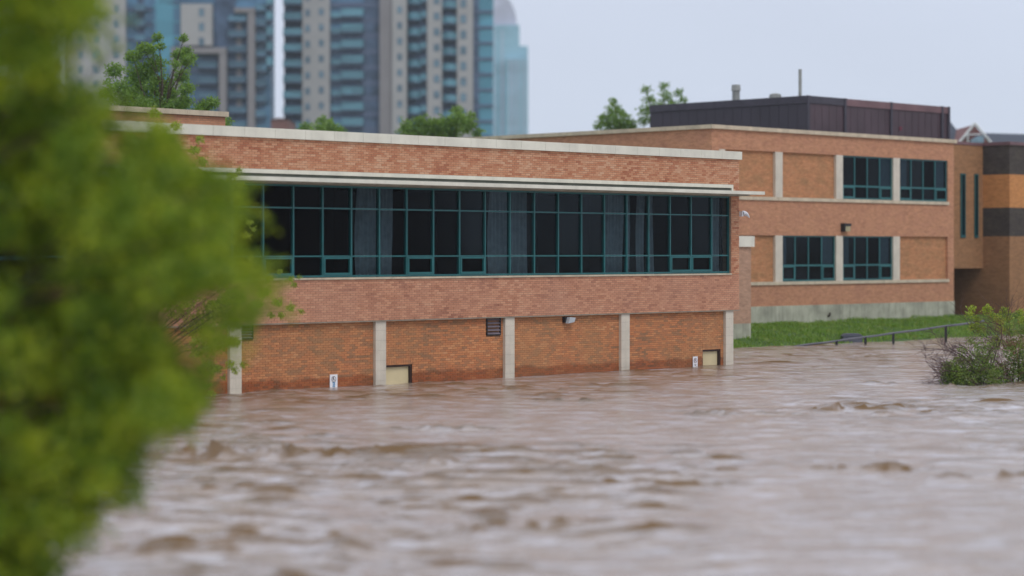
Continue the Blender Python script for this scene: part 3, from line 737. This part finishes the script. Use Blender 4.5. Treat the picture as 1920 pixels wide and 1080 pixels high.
# ------------------------------------------------------------------ banded brick building at the right
rbld = Frame('brick_building', (94.6, 64.5, 0.63), 'ochre brick building with slit windows and a charcoal banded tower, at the right edge', 'building')
w = MB().box(94.55, 100.08, 64.5, 74, 3.1, 9.55).box(94.55, 100.08, 69.0, 74, .3, 3.09)
rbld.part('wall', w, 'wall_ochre')
tS = 100.1
cS = U[0]*(.2276*114.2)+U[1]*114.2
for z0, z1, mt in ((8.02, 9.55, 'wall_char'), (6.28, 8.018, 'wall_orange'), (4.78, 6.278, 'wall_char'), (-.1, 4.778, 'wall_ochre')):
    rbld.part('tower_band', MB().box(cS, cS+12, 62.87, 74, z0, z1), mt)
rbld.part('tower_band', MB().box(94.6, cS-.002, 68.9, 74, -.1, 3.08), 'interior')  # near-black sheet over the recess back wall, its shade put into the colour
rbld.part('parapet', MB().box(94.5, cS+12, 64.45, 74, 9.553, 9.70).box(cS-.06, cS+12.06, 62.8, 64.449, 9.553, 9.72), 'penth_trim')
for px0, px1 in ((1800, 1809), (1826, 1833)):
    a, b = s_of(px0, 64.5), s_of(px1, 64.5)
    wn = rbld.part('slit_window', MB().box(a, b, 64.44, 64.499, 4.70, 8.05), 'teal_dark')
    rbld.part('pane', MB().box(a+.08, b-.08, 64.43, 64.438, 4.85, 7.98), 'glass', wn)
bb = Frame('wheelie_bin', (96.2, 65.5, 0.63), 'dark blue bin standing in the shaded recess under the ochre building', 'bin')
bb.part('body', MB().prism([(96.0, .63), (96.75, .63), (96.85, 1.75), (95.9, 1.75)], 65.2, 66.0), 'bluebin')
bb.part('lid', MB().prism([(95.85, 1.753), (96.9, 1.753), (96.85, 1.85), (95.9, 1.85)], 65.1, 66.05), 'bluebin')

# gabled slate roof building behind it
def gx(px, D=150.0): return (px-960)/FPX*D
def gz(py, D=150.0): return EYE-(py-HZ)*D/FPX
gb = Frame('gabled_building', (gx(1840), 150.0, 0.6), 'slate roofed building with a white trimmed gable, far behind the school at right', 'building', wall=False)
gb.part('wall', MB().box(gx(1700), gx(2150), 153, 166, .3, gz(268)), 'wall_ochre')
rf = MB()
rf.poly([(gx(1700), 152, gz(270)), (gx(1826), 152, gz(270)), (gx(1830), 160, gz(225, 160)+.2), (gx(1700), 160, gz(228, 160))])
rf.poly([(gx(1845), 152, gz(270)), (gx(2150), 152, gz(270)), (gx(2150), 160, gz(256, 160)), (gx(1845), 160, gz(248, 160))])
rf.poly([(gx(1700), 160, gz(228, 160)), (gx(1830), 160, gz(225, 160)+.2), (gx(1830), 168, gz(270)), (gx(1700), 168, gz(270))])
rf.poly([(gx(1845), 160, gz(248, 160)), (gx(2150), 160, gz(256, 160)), (gx(2150), 168, gz(270)), (gx(1845), 168, gz(270))])
gb.part('roof', rf, 'slate')
ga = MB().prism([(gx(1799), gz(269)), (gx(1858), gz(269)), (gx(1829), gz(233))], 150.5, 160)
gb.part('gable', ga, 'farbrick')
rk = MB()
for (xa, xb) in ((1797, 1829), (1861, 1829)):
    A, B = Vector((gx(xa), 150.2, gz(270))), Vector((gx(xb), 150.2, gz(231)))
    rk.tube([A, B], .09, 4)
rk.tube([(gx(1812), 150.3, gz(252)), (gx(1846), 150.3, gz(252))], .05, 4)
rk.tube([(gx(1816), 150.3, gz(252)), (gx(1816), 150.3, gz(268))], .07, 4)
gb.part('rake_trim', rk, 'rake')
gb.part('dormer_vent', MB().prism([(gx(1820), gz(268)), (gx(1842), gz(268)), (gx(1842), gz(256)), (gx(1832), gz(256)), (gx(1820), gz(263))], 149.6, 150.4), 'paleblue')

# ------------------------------------------------------------------ bank: grass, handrail, box
def grass():
    n = 60000
    s = rng.uniform(60.5, 112, n); c = rng.uniform(57.35, 63.34, n)
    keep = ~((s < 72.9) & (c > 58.9)); s, c = s[keep], c[keep]; n = len(s)
    z = np.interp(c, [55, 57.3, 59.2, 61.0, 63.0], [-1.9, 0.0, 0.30, 0.52, 0.63])
    z += 0.05*np.sin(s*0.9+c*1.7)+0.035*np.sin(s*2.3-c*0.7)+0.03*np.sin(s*4.1+1.3*c)
    hgt = rng.uniform(.05, .15, n)*(0.6+0.9*vnoise(s/1.1, c/.8, 41)); a = rng.uniform(0, 2*math.pi, n); wd = rng.uniform(.015, .03, n)
    x = U[0]*s+V[0]*c; y = U[1]*s+V[1]*c; lx = rng.normal(0, .05, n); ly = rng.normal(0, .05, n)
    V_ = np.empty((n, 3, 3))
    V_[:, 0] = np.stack([x-wd*np.cos(a), y-wd*np.sin(a), z-.02], -1); V_[:, 1] = np.stack([x+wd*np.cos(a), y+wd*np.sin(a), z-.02], -1)
    V_[:, 2] = np.stack([x+lx, y+ly, z+hgt], -1)
    tag(link('grass', npmesh('grass', V_.reshape(-1, 3), np.arange(3*n).reshape(n, 3), ['grass'])),
        'bright green grass growing on the bank below the two storey wing', 'grass', kind='stuff')
grass()
R0, R1 = at(1488, 650, 92.0), at(1845, 602, 97.0)
rt = link('handrail', None, None, at(1670, 640, 95.5)); tag(rt, 'long grey metal handrail slanting up out of the floodwater beside the grass bank', 'railing')
o0 = rt.location
q = MB(); pts = [R0.lerp(R1, i/14)+Vector((0, 0, .01*math.sin(i*1.9))) for i in range(15)]
q.tube([p-o0 for p in pts], .045, 8); link('rail', q.mesh('rail', 'galv', smooth=True), rt)
for px in (1565, 1618, 1670, 1770):
    u = (px-1488)/(1845-1488); p = R0.lerp(R1, u)-o0
    link('post', MB().box(p.x-.05, p.x+.05, p.y-.05, p.y+.05, -1.3-o0.z, p.z).mesh('post', 'black'), rt)
b0 = at(1597, 648, 96.0)
ub = link('utility_box', None, None, b0); tag(ub, 'small blue-grey box at the waterline behind the handrail', 'box')
link('body', MB().box(-.42, .42, -.3, .3, -.3, .42).mesh('body', 'boxgrey'), ub)
link('lid', MB().prism([(-.46, .423), (.46, .423), (.3, .53), (-.3, .53)], -.34, .34).mesh('lid', 'boxgrey'), ub)

# ------------------------------------------------------------------ foliage
def leafcloud(P_, ln, wd, droop=0.0):
    """P_ (n,3): one folded diamond leaf at each point"""
    n = len(P_); d = rng.normal(0, 1, (n, 3)); d[:, 2] -= droop; d /= np.linalg.norm(d, axis=1)[:, None]
    e = rng.normal(0, 1, (n, 3)); w_ = np.cross(d, e); w_ /= np.linalg.norm(w_, axis=1)[:, None]
    nn = np.cross(d, w_)
    L_ = (ln*rng.uniform(.7, 1.3, n))[:, None]; W_ = (wd*rng.uniform(.7, 1.3, n))[:, None]
    V_ = np.empty((n, 4, 3)); V_[:, 0] = P_; V_[:, 1] = P_+d*L_*.5+w_*W_*.5+nn*W_*.15; V_[:, 2] = P_+d*L_; V_[:, 3] = P_+d*L_*.5-w_*W_*.5+nn*W_*.15
    i = np.arange(n)[:, None]*4
    F_ = np.concatenate([i+np.array([[0, 1, 2]]), i+np.array([[0, 2, 3]])], 1).reshape(-1, 3)
    return V_.reshape(-1, 3), F_
def clump_pts(cl, per):
    """cl: (x,y,z,r) ellipsoid clumps; per: leaves per m2 of surface"""
    out = []
    for x, y, z, r in cl:
        n = max(6, int(per*r*r)); d = rng.normal(0, 1, (n, 3)); d /= np.linalg.norm(d, axis=1)[:, None]
        rad = r*rng.uniform(.25, 1, n)**.6*(1+.35*np.sin(d[:, 0]*5+x*7)*np.sin(d[:, 2]*6+z*5))
        out.append(np.array([x, y, z])+d*rad[:, None]*np.array([1, 1, .8]))
    return np.concatenate(out)
def tree(name, label, cat, base, clumps, per, ln, wd, mat, trunk_r, group=None, droop=0.2, bark='bark', spread=None):
    root = link(name, None, None, base); tag(root, label, cat, group)
    B = Vector(base); cl = [(c.x, c.y, c.z, r) for c, r in clumps]
    top = max(c.z for c, r in clumps); ctr = sum((c for c, r in clumps), Vector())/len(clumps)
    q = MB(); tp = Vector((B.x*.4+ctr.x*.6, B.y*.4+ctr.y*.6, B.z+(top-B.z)*.85))
    path = [B, B.lerp(tp, .3)+Vector((.12, .08, 0))*trunk_r*4, B.lerp(tp, .65)-Vector((.1, .06, 0))*trunk_r*4, tp]
    q.tube([p-B for p in path], [trunk_r, trunk_r*.75, trunk_r*.45, trunk_r*.15], 8)
    link('trunk', q.mesh('trunk', bark, smooth=True), root)
    q = MB()
    def on_trunk(u):
        ks = (0, .3, .65, 1.0)
        for a in range(3):
            if u <= ks[a+1]: return path[a].lerp(path[a+1], (u-ks[a])/(ks[a+1]-ks[a]))
        return path[3]
    for ci, (c, r) in enumerate(clumps):
        if len(clumps) > 200 and ci % 9: continue
        u = min(.95, max(.1, (c.z-B.z)/(tp.z-B.z)*.7)); st = on_trunk(u)
        mid = st.lerp(c, .5)+Vector((random.uniform(-.1, .1), random.uniform(-.1, .1), .12))*(c-st).length
        q.tube([st-B, mid-B, c-B], [trunk_r*.28, trunk_r*.16, trunk_r*.06], 5)
        for _ in range(3):
            d_ = Vector((random.gauss(0, 1), random.gauss(0, 1), random.gauss(0, .8))).normalized()
            q.tube([c-B, c+d_*r*.9-B], [trunk_r*.06, trunk_r*.02], 4)
    link('branches', q.mesh('branches', bark), root)
    V_, F_ = leafcloud(clump_pts(cl, per)-np.array(B), ln, wd, droop)
    link('crown', npmesh('crown', V_, F_, [mat]), root)
    return root

# the big blurred tree close to the lens
ybs = [0, 30, 60, 90, 150, 185, 210, 250, 300, 340, 400, 480, 540, 580, 620, 650, 700, 760, 800, 850, 900, 940, 980, 1020, 1080, 1200]
xbs = [236, 226, 196, 170, 168, 205, 300, 352, 385, 452, 470, 492, 520, 516, 478, 440, 402, 380, 318, 285, 270, 245, 195, 145, 130, 100]
XB = lambda y: float(np.interp(y, ybs, xbs))+16*math.sin(y/13.0)+12*math.sin(y/29.0+1)
HOLES = ((165, 95, 10), (350, 612, 9), (392, 575, 4), (250, 212, 6), (385, 235, 8), (268, 150, 10))
def hole(px, py, r): return any((px-a)**2+(py-b)**2 < (r+q)**2 for a, b, q in HOLES)
cl = []
random.seed(11)
tries = 0
while len(cl) < 430 and tries < 12000:
    tries += 1
    py = random.uniform(-160, 1230); r = random.choice((random.uniform(22, 44), random.uniform(50, 82))); xb = XB(py)
    px = xb-r*1.1-abs(random.gauss(0, 1))*210 if random.random() < .75 else xb-r*.95-random.uniform(0, 60)
    if px < -420: continue
    D = random.uniform(20.0, 24.5)
    if hole(px, py, r): continue
    cl.append((at(px, py, D), r*D/FPX))
for k in range(1150):                                           # the thick inner crown
    px, py, r = random.uniform(-320, 470), random.uniform(-120, 1200), random.uniform(28, 66)
    if px+r > XB(py)-30 or hole(px, py, r): continue
    cl.append((at(px, py, random.uniform(20.5, 25)), r*22/FPX))
for px, py, r in ((60, 20, 60), (195, 15, 26), (185, 40, 20), (205, 62, 14), (228, 82, 12), (245, 210, 26), (300, 245, 30), (430, 340, 26), (440, 420, 34), (450, 500, 30), (500, 545, 30), (520, 570, 20), (525, 530, 18), (545, 585, 12), (505, 505, 18), (470, 600, 24), (420, 640, 26), (400, 660, 22), (455, 590, 30),
                  (395, 620, 30), (370, 720, 34), (350, 790, 22), (320, 815, 14), (340, 700, 40), (255, 880, 24), (240, 935, 14), (175, 1010, 8), (120, 1050, 30), (265, 955, 8), (180, 1020, 6)):
    cl.append((at(px, py, random.uniform(20.5, 23)), r*21.5/FPX))
for py in list(range(195, 1060, 21))+[10, 30, 50, 62, 75]:          # feathery sprays hanging out of the outline
    xb = float(np.interp(py, ybs, xbs)); a = random.uniform(-.9, .5); px, y = xb-38, float(py); rr = random.uniform(13, 20); D = random.uniform(20.5, 24)
    if random.random() < .25: continue
    for k in range(random.randint(3, 6)):
        cl.append((at(px, y, D), rr*D/FPX)); px += 15*math.cos(a); y -= 15*math.sin(a)*.9; rr *= .84; a -= random.uniform(0, .25)
tree('leafy_tree', 'large blurred yellow-green leafy tree filling the left side close to the camera', 'tree', (-7.2, 22.4, -1.9), cl,
     2100, .074, .036, 'leaf_near', .10, droop=.5)

# young willow-like tree standing in the flood before the wall: its leafy shoots are in focus
cl = []
for px, py, r in ((448, 318, 7), (452, 345, 8), (440, 365, 8), (436, 330, 10), (468, 415, 6), (475, 428, 5), (462, 440, 8), (470, 482, 7), (455, 500, 12), (478, 512, 12), (505, 520, 9), (524, 508, 5), (545, 522, 7), (560, 519, 5), (552, 532, 6),
                  (495, 548, 14), (520, 565, 10), (545, 575, 9), (566, 582, 5), (528, 590, 8), (480, 570, 14), (508, 590, 7), (430, 600, 22), (440, 640, 14), (410, 690, 10), (432, 683, 9), (455, 682, 7), (440, 694, 7), (420, 706, 5),
                  (395, 735, 7), (385, 720, 12), (345, 830, 8), (352, 822, 5), (400, 740, 3), (375, 260, 9), (365, 280, 12), (380, 300, 10), (330, 235, 12), (300, 250, 20), (290, 210, 12), (360, 330, 25), (400, 380, 25), (410, 450, 28), (390, 520, 32),
                  (400, 580, 30), (380, 650, 28), (420, 575, 30), (440, 555, 26), (370, 610, 34), (415, 640, 24), (390, 690, 22), (350, 420, 30), (330, 560, 40), (320, 340, 30), (300, 480, 40), (280, 640, 30)):
    cl.append((at(px, py, random.uniform(56.0, 58.0)), r*57/FPX))
tree('young_tree', 'slender tree with drooping yellow-green shoots before the left part of the brick wall', 'tree', at(235, 820, 57)-Vector((0, 0, 1.2)), cl,
     6500, .085, .028, 'leaf_sprig', .04, droop=1.0)

def blob_tree(label, pxs, D, base_px, per, leaf, mat='leaf_green', group='trees rising beyond the school roofs', tr=.15, name='tree'):
    pxs = [(a, b+2, r*1.22) for a, b, r in pxs]
    cl = [(at(a, b, D+random.uniform(-1.5, 1.5)), r*D/FPX) for a, b, r in pxs]
    p = at(base_px, HZ, D); tree(name, label, 'tree', (p.x, p.y, .6), cl, per, leaf, leaf*.5, mat, tr, group)
random.seed(5)
blob_tree('sparse green tree above the small roof block, in front of the left tower',
          [(250, 105, 14), (270, 90, 14), (290, 120, 20), (262, 140, 24), (300, 160, 26), (255, 180, 30), (330, 120, 8), (335, 100, 12), (350, 95, 10), (352, 112, 12), (340, 140, 14), (350, 165, 14), (345, 190, 16), (330, 200, 20), (300, 195, 20), (285, 90, 9),
           (220, 170, 26), (215, 130, 16), (270, 205, 26), (295, 68, 9), (300, 85, 8), (345, 70, 8), (240, 215, 20), (362, 105, 6), (320, 175, 14), (385, 200, 14), (400, 190, 10), (375, 208, 12)], 92, 300, 2600, .13, tr=.14)
blob_tree('low green treetop peeping over the roof block corner', [(425, 225, 10), (420, 235, 12), (410, 240, 16)], 96, 415, 1300, .14, tr=.08)
blob_tree('small bright green treetop over the roof in front of the beige tower', [(575, 238, 11), (605, 228, 13), (620, 236, 13), (598, 244, 14), (632, 240, 9), (640, 248, 9), (570, 248, 12)], 132, 605, 1000, .2)
blob_tree('wide green treetop over the roof, left of the pale blue tower', [(770, 235, 16), (790, 226, 13), (760, 248, 14), (810, 236, 17), (835, 232, 18), (857, 205, 10), (860, 220, 16), (875, 232, 18), (850, 245, 16), (895, 248, 9), (790, 248, 16), (820, 250, 15), (885, 215, 7)], 132, 840, 1000, .2)
blob_tree('green tree above the roofline, left of the dark penthouse', [(1150, 188, 7), (1152, 205, 14), (1135, 222, 14), (1165, 220, 16), (1185, 230, 10), (1150, 235, 18), (1122, 235, 8), (1178, 240, 12)], 140, 1152, 900, .2)
blob_tree('taller green tree partly hidden by the dark penthouse', [(1212, 165, 8), (1218, 185, 11), (1210, 205, 12), (1245, 160, 9), (1250, 178, 11), (1272, 172, 9), (1280, 185, 8), (1235, 200, 14), (1262, 200, 16), (1225, 220, 14), (1205, 225, 10)], 140, 1240, 700, .2)

# shrubs at the right
def grow(q, p, d, ln, r, depth, bend, tips, seg=4):
    pts = [p.copy()]
    for i in range(seg):
        d = (d+Vector((random.gauss(0, .16), random.gauss(0, .16), random.gauss(0, .12)))+bend*.12).normalized(); p = p+d*ln/seg; pts.append(p.copy())
    q.tube(pts, [r*(1-.5*i/seg) for i in range(seg+1)], 4 if depth > 1 else 3)
    tips.append(pts[-1])
    if depth > 0:
        for i in range(random.choice((2, 3, 4))):
            a = pts[random.randint(1, seg)]
            nd = (d+Vector((random.gauss(0, .55), random.gauss(0, .55), random.gauss(0, .45)))).normalized()
            grow(q, a, nd, ln*random.uniform(.5, .8), r*.58, depth-1, bend, tips, seg)
def shrub(name, label, base, dirs, ln, r, depth, bend, leafat, leafmat, twig, per, sd, leafsz=.06):
    random.seed(sd); root = link(name, None, None, base); tag(root, label, 'shrub'); q = MB(); tips = []
    for d in dirs:
        k = random.uniform(.8, 1.1)
        grow(q, Vector((random.uniform(-.15, .15), random.uniform(-.15, .15), -.25)), Vector(d).normalized(), ln*k, r, depth, bend, tips)
    link('branches', q.mesh('branches', twig), root)
    if leafat:
        B = np.array(base); c_ = [(v[0], v[1], v[2], rr) for v, rr in leafat]
        V_, F_ = leafcloud(clump_pts(c_, per)-B, leafsz, leafsz*.5, 0)
        link('foliage', npmesh('foliage', V_, F_, [leafmat]), root)
    return root
b = at(1842, 722, 66.0)
random.seed(3)
lf = [(at(px, py, 66+random.uniform(-.5, .5)), r*80/FPX) for px, py, r in ((1790, 700, 20), (1810, 690, 20), (1780, 685, 13), (1800, 675, 12), (1825, 705, 18), (1815, 715, 20), (1845, 690, 18), (1865, 710, 18), (1838, 650, 12), (1845, 665, 14), (1830, 665, 9),
      (1792, 712, 18), (1860, 670, 10), (1775, 712, 12), (1850, 715, 20), (1835, 680, 18), (1805, 655, 9), (1820, 640, 9), (1862, 650, 12), (1842, 628, 9), (1785, 695, 18), (1855, 700, 20))]
shrub('bare_shrub', 'shrub in the flood with bare purple-brown branches arching left and green foot', b,
      [(-1, .1, .75), (-1.1, -.2, .35), (-.7, 0, .8), (-.9, .3, .55), (-.3, .1, 1), (-1.2, 0, .6), (.2, 0, 1), (-.5, -.3, .9), (-1, .2, .9), (-.6, .1, 1.1), (-.1, .2, 1), (.5, 0, .8), (-1.3, .1, .9), (-.8, -.2, 1)], 1.25, .024, 5, Vector((-.4, 0, -.1)), lf, 'leaf_bush', 'twig', 3000, 21, .075)
b = at(1905, 722, 66.8)
lf = [(at(px, py, 66.8+random.uniform(-.5, .5)), r*80/FPX) for px, py, r in ((1898, 655, 12), (1880, 700, 16), (1905, 712, 20), (1925, 700, 20), (1890, 660, 12), (1915, 670, 14), (1940, 690, 24), (1885, 722, 12), (1900, 728, 12), (1930, 650, 22), (1950, 710, 26), (1910, 690, 18), (1895, 680, 14), (1875, 715, 16), (1925, 620, 16), (1900, 625, 10), (1895, 645, 14), (1915, 640, 14), (1870, 690, 14), (1890, 610, 9), (1935, 600, 14), (1905, 590, 8))]
shrub('red_twig_shrub', 'tall shrub of reddish brown twigs with green leaves at the right edge of the picture', b,
      [(-.2, 0, 1), (.1, .1, 1), (.3, 0, 1), (-.4, .2, 1), (.5, 0, .9), (-.1, -.2, 1), (.2, .2, 1)], 1.5, .017, 5, Vector((-.05, 0, .1)), lf, 'leaf_bush', 'redtwig', 3000, 22, .075)
b = at(1880, 640, 74.0)
lf = [(at(px, py, 74+random.uniform(-.5, .5)), r*90/FPX) for px, py, r in ((1822, 578, 7), (1818, 590, 6), (1832, 600, 7), (1850, 580, 9), (1860, 592, 8), (1872, 600, 9), (1884, 582, 8), (1890, 598, 8), (1826, 612, 9), (1840, 618, 9), (1880, 615, 10), (1912, 585, 7), (1918, 600, 8), (1868, 640, 12))]
shrub('thin_shrub', 'loose shrub with light yellow-green shoots rising behind the bare shrub', b,
      [(-.9, 0, 1), (-.5, .1, 1), (-.1, 0, 1), (.3, 0, 1), (-.7, -.1, .7), (.6, 0, 1)], 1.2, .014, 3, Vector((-.1, 0, .2)), lf, 'leaf_sprig', 'twig', 3600, 23, .09)
# ------------------------------------------------------------------ far towers
def X(px, D): return (px-960)/FPX*D
def Z(py, D): return EYE-(py-HZ)*D/FPX
class Tower(Frame):
    def __init__(s, name, px0, D, label, org_px=None):
        super().__init__(name, (X(px0, D), D, .6), label, 'tower', wall=False); s.D = D
    def strip(s, name, a, b, dy, mat, top=-130, bot=None, dep=14, parent=None):
        D = s.D; z0 = .6 if bot is None else Z(bot, D)
        return s.part(name, MB().box(X(a, D), X(b, D), D+dy, D+dy+dep, z0, Z(top, D)), mat, parent)
    def windows(s, px, w_, h_, y0, pitch, n, dy):
        D = s.D; me = None
        for k in range(n):
            y = y0+k*pitch; cx, cz = X(px, D), Z(y, D); ww, hh = w_*D/FPX/2, h_*D/FPX/2
            if me is None:
                q = MB().box(-ww, ww, -.05, -.003, -hh, -hh+.12, 1).box(-ww, ww, -.05, -.003, hh-.1, hh, 1).box(-ww, -ww+.1, -.05, -.003, -hh+.121, hh-.101, 1).box(ww-.1, ww, -.05, -.003, -hh+.121, hh-.101, 1)
                me = q.mesh('window', ['t_blue', 't_slab']); pg = MB().box(-ww+.1, ww-.1, -.03, -.004, -hh+.12, hh-.1).mesh('pane', 't_win')
            wn = link('window', me, s.root, (cx-s.off[0], dy, cz-s.off[2])); link('pane', pg, wn)
    def slabs(s, a, b, dy, y0, pitch, n, th=.35, out=.5, mat='t_slab'):
        D = s.D; xa, xb = X(a, D), X(b, D)
        me = MB().box(0, xb-xa, -out, .1, -th/2, th/2).mesh('floor_slab', mat)
        for k in range(n): link('floor_slab', me, s.root, (xa-s.off[0], dy, Z(y0+k*pitch, D)-s.off[2]))
    def balconies(s, a, b, dy, y0, pitch, n, out=1.6, rh=1.15, curve=False, rail='t_rail'):
        """slab with a glass railing; y0 = row of the slab"""
        D = s.D; W_ = X(b, D)-X(a, D); q = MB(); g_ = MB()
        m_ = 8 if curve else 1
        prof = []
        for i in range(m_+1):
            u = i/m_; o_ = out*(0.35+.65*math.sin(math.pi*u)) if curve else out
            prof.append((W_*u, -o_))
        for (x0, y_0), (x1, y_1) in zip(prof[:-1], prof[1:]):
            q.v += [(x0, 0, -.12), (x1, 0, -.12), (x1, y_1, -.12), (x0, y_0, -.12), (x0, 0, .12), (x1, 0, .12), (x1, y_1, .12), (x0, y_0, .12)]
            n0 = len(q.v)-8; q.f += [(n0, n0+1, n0+2, n0+3), (n0+7, n0+6, n0+5, n0+4), (n0+3, n0+2, n0+6, n0+7)]; q.m += [0]*3
            g_.v += [(x0, y_0+.05, .13), (x1, y_1+.05, .13), (x1, y_1+.05, rh), (x0, y_0+.05, rh), (x0, y_0+.09, .13), (x1, y_1+.09, .13), (x1, y_1+.09, rh), (x0, y_0+.09, rh)]
            n0 = len(g_.v)-8; g_.f += [(n0, n0+1, n0+2, n0+3), (n0+7, n0+6, n0+5, n0+4), (n0+3, n0+2, n0+6, n0+7)]; g_.m += [0]*3
        for x_ in (0.02, W_-.06):
            g_.box(x_, x_+.04, -out*(.35 if curve else 1)+.1, 0, .13, rh)
        me = q.mesh('balcony', 't_slab'); gm = g_.mesh('railing', rail)
        for k in range(n):
            o = link('balcony', me, s.root, (X(a, D)-s.off[0], dy, Z(y0+k*pitch, D)-s.off[2])); link('railing', gm, o)

PT = 29.35
# middle tower
t2 = Tower('apartment_tower', 728, 410.0, 'beige and teal apartment tower with rows of balconies behind the low roof')
t2.strip('wall', 531, 567, 1.5, 't_dark'); t2.balconies(531, 566, 1.5, 8, PT, 9, 1.8, 1.35)
t2.strip('wall', 567, 618, 0, 't_beige'); t2.windows(577, 9, 13, -5, PT, 9, 0); t2.windows(602.5, 9, 13, -7, PT, 9, 0)
t2.strip('glass_wall', 618, 712, 1.2, 't_blue'); t2.slabs(618, 712, 1.2, 8, PT, 9, 1.0, .35); t2.balconies(640, 681, 1.2, 31, PT, 8, 1.3, 1.5)
t2.strip('wall', 682, 712, .9, 't_dark'); t2.balconies(621, 640, 1.2, 33, PT, 8, .9, 1.0)
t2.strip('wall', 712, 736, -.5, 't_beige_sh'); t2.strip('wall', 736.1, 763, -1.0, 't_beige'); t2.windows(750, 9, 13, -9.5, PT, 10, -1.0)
t2.strip('wall', 763.1, 801, .6, 't_dark'); t2.balconies(764, 790, .6, 9, PT, 9, 2.2, 1.35, True); t2.balconies(790, 800, .6, 4, PT, 9, 1.0, 1.2)
t2.strip('wall', 801.1, 829, -.6, 't_beige'); t2.windows(819, 11, 14, 2, PT, 9, -.6)
t2.strip('wall', 829.1, 857, .8, 't_dark'); t2.balconies(826, 858, .8, 16, PT, 9, 2.4, 1.3, True)
t2.strip('wall', 857.1, 887, -.4, 't_beige'); t2.windows(869, 11, 16, 7, PT, 8, -.4)
t2.strip('glass_wall', 887.1, 925, .5, 't_teal'); t2.slabs(887, 925, .5, 22, PT, 9, .5, .25); t2.strip('glass_wall', 887.3, 898, .3, 't_dark', dep=.19)
# left tower
t1 = Tower('apartment_tower', 360, 400.0, 'blue glass apartment tower with beige frames, partly behind the leafy tree')
t1.strip('wall', 120, 235, 0, 't_beige'); t1.windows(218, 10, 14, -12, 28.5, 7, 0); t1.windows(180, 10, 14, -12, 28.5, 7, 0); t1.windows(150, 10, 14, -12, 28.5, 7, 0)
t1.strip('glass_wall', 235.1, 286, 1.5, 't_blue'); t1.balconies(252, 272, 1.5, 20, 28.5, 7, 1.4, 1.2, rail='t_rail2'); t1.slabs(235, 286, 1.5, 16, 28.5, 8, .5, .2)
t1.strip('wall', 256, 268, 1.35, 't_dark', dep=.14)
t1.strip('glass_wall', 286.1, 338, .6, 't_blue'); t1.slabs(286, 338, .6, 12, 28.5, 8, .4, .12, 't_teal'); t1.strip('glass_wall', 292, 325, .3, 't_teal', dep=.29)
t1.strip('glass_wall', 338.1, 478, 1.4, 't_blue'); t1.slabs(338, 478, 1.4, 18, 28.5, 8, .8, .2)
t1.strip('wall', 340, 398, -.6, 't_beige', 8, 86, 1.9); t1.windows(379, 10, 15, 24, 27.5, 3, -.6)
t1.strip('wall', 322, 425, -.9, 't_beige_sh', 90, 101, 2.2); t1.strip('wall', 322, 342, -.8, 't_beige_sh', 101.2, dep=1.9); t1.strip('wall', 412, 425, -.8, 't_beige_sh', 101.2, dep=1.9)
t1.windows(357, 9, 15, 115, 28.5, 5, -.82) if False else None
t1.balconies(372, 408, 1.3, 128, 28.5, 5, 1.5, 1.1, rail='t_rail2')
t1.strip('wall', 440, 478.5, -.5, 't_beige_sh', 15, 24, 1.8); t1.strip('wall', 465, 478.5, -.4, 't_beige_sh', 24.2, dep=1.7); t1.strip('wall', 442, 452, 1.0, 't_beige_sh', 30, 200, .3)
t1.balconies(428, 462, 1.3, 40, 28.5, 8, 1.2, 1.1, rail='t_rail2'); t1.strip('wall', 402, 440, 1.1, 't_dark', -130, dep=.25)
t1.strip('glass_wall', 479, 506, 1.0, 't_blue', dep=7); t1.balconies(480, 500, 1.0, 20, 28.5, 9, 1.5, 1.2, rail='t_rail2'); t1.balconies(500, 512, 1.6, 10, 28.5, 5, 2.0, 1.6)
# hazy tower
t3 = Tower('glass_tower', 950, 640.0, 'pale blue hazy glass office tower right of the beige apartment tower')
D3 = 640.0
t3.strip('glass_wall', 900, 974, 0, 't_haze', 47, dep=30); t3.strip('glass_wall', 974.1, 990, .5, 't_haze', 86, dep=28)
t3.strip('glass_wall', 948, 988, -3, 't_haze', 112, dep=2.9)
crv = [(900, 47)]+[(925+44*math.sin(a), 47-62*math.cos(a)) for a in [i*math.pi/2/10 for i in range(0, 11)]]
crv = [(X(a, D3), Z(b, D3)) for a, b in crv if True]
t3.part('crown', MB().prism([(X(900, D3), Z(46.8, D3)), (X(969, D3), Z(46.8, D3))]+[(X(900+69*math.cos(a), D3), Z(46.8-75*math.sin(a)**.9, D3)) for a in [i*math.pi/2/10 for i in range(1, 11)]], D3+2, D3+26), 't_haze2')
for px in (925, 941, 955, 962, 970, 981):
    t3.part('fin', MB().box(X(px, D3), X(px+2, D3), D3-3.4, D3-3.01, .6, Z(60 if px < 948 else 114, D3)), 't_haze2')
# low brick block glimpsed between the towers
fb = Frame('brick_block', (X(523, 330), 330, .6), 'small pinkish brick building glimpsed between the two apartment towers', 'building', wall=False)
fb.part('wall', MB().box(X(508, 330), X(540, 330), 330, 342, .6, Z(224, 330)), 'farbrick')
fb.part('roof', MB().prism([(X(507, 330), Z(223.8, 330)), (X(541, 330), Z(223.8, 330)), (X(524, 330), Z(221, 330))], 329.8, 342.2), 'farbrick')

# ------------------------------------------------------------------ wet air
hz_ = MB().box(-330, 330, -25, 720, -3.2, 95)
m = bpy.data.materials.new('haze'); m.use_nodes = True; t = m.node_tree; t.nodes.clear()
o_ = t.nodes.new('ShaderNodeOutputMaterial'); pv = t.nodes.new('ShaderNodeVolumePrincipled')
pv.inputs['Color'].default_value = (0.90, 0.94, 1.0, 1); pv.inputs['Density'].default_value = 0.00018; pv.inputs['Anisotropy'].default_value = 0.2
t.links.new(pv.outputs[0], o_.inputs['Volume']); M['haze'] = m
tag(link('haze', hz_.mesh('haze', 'haze')), 'pale damp rain air lying over the whole scene', 'haze', kind='stuff')
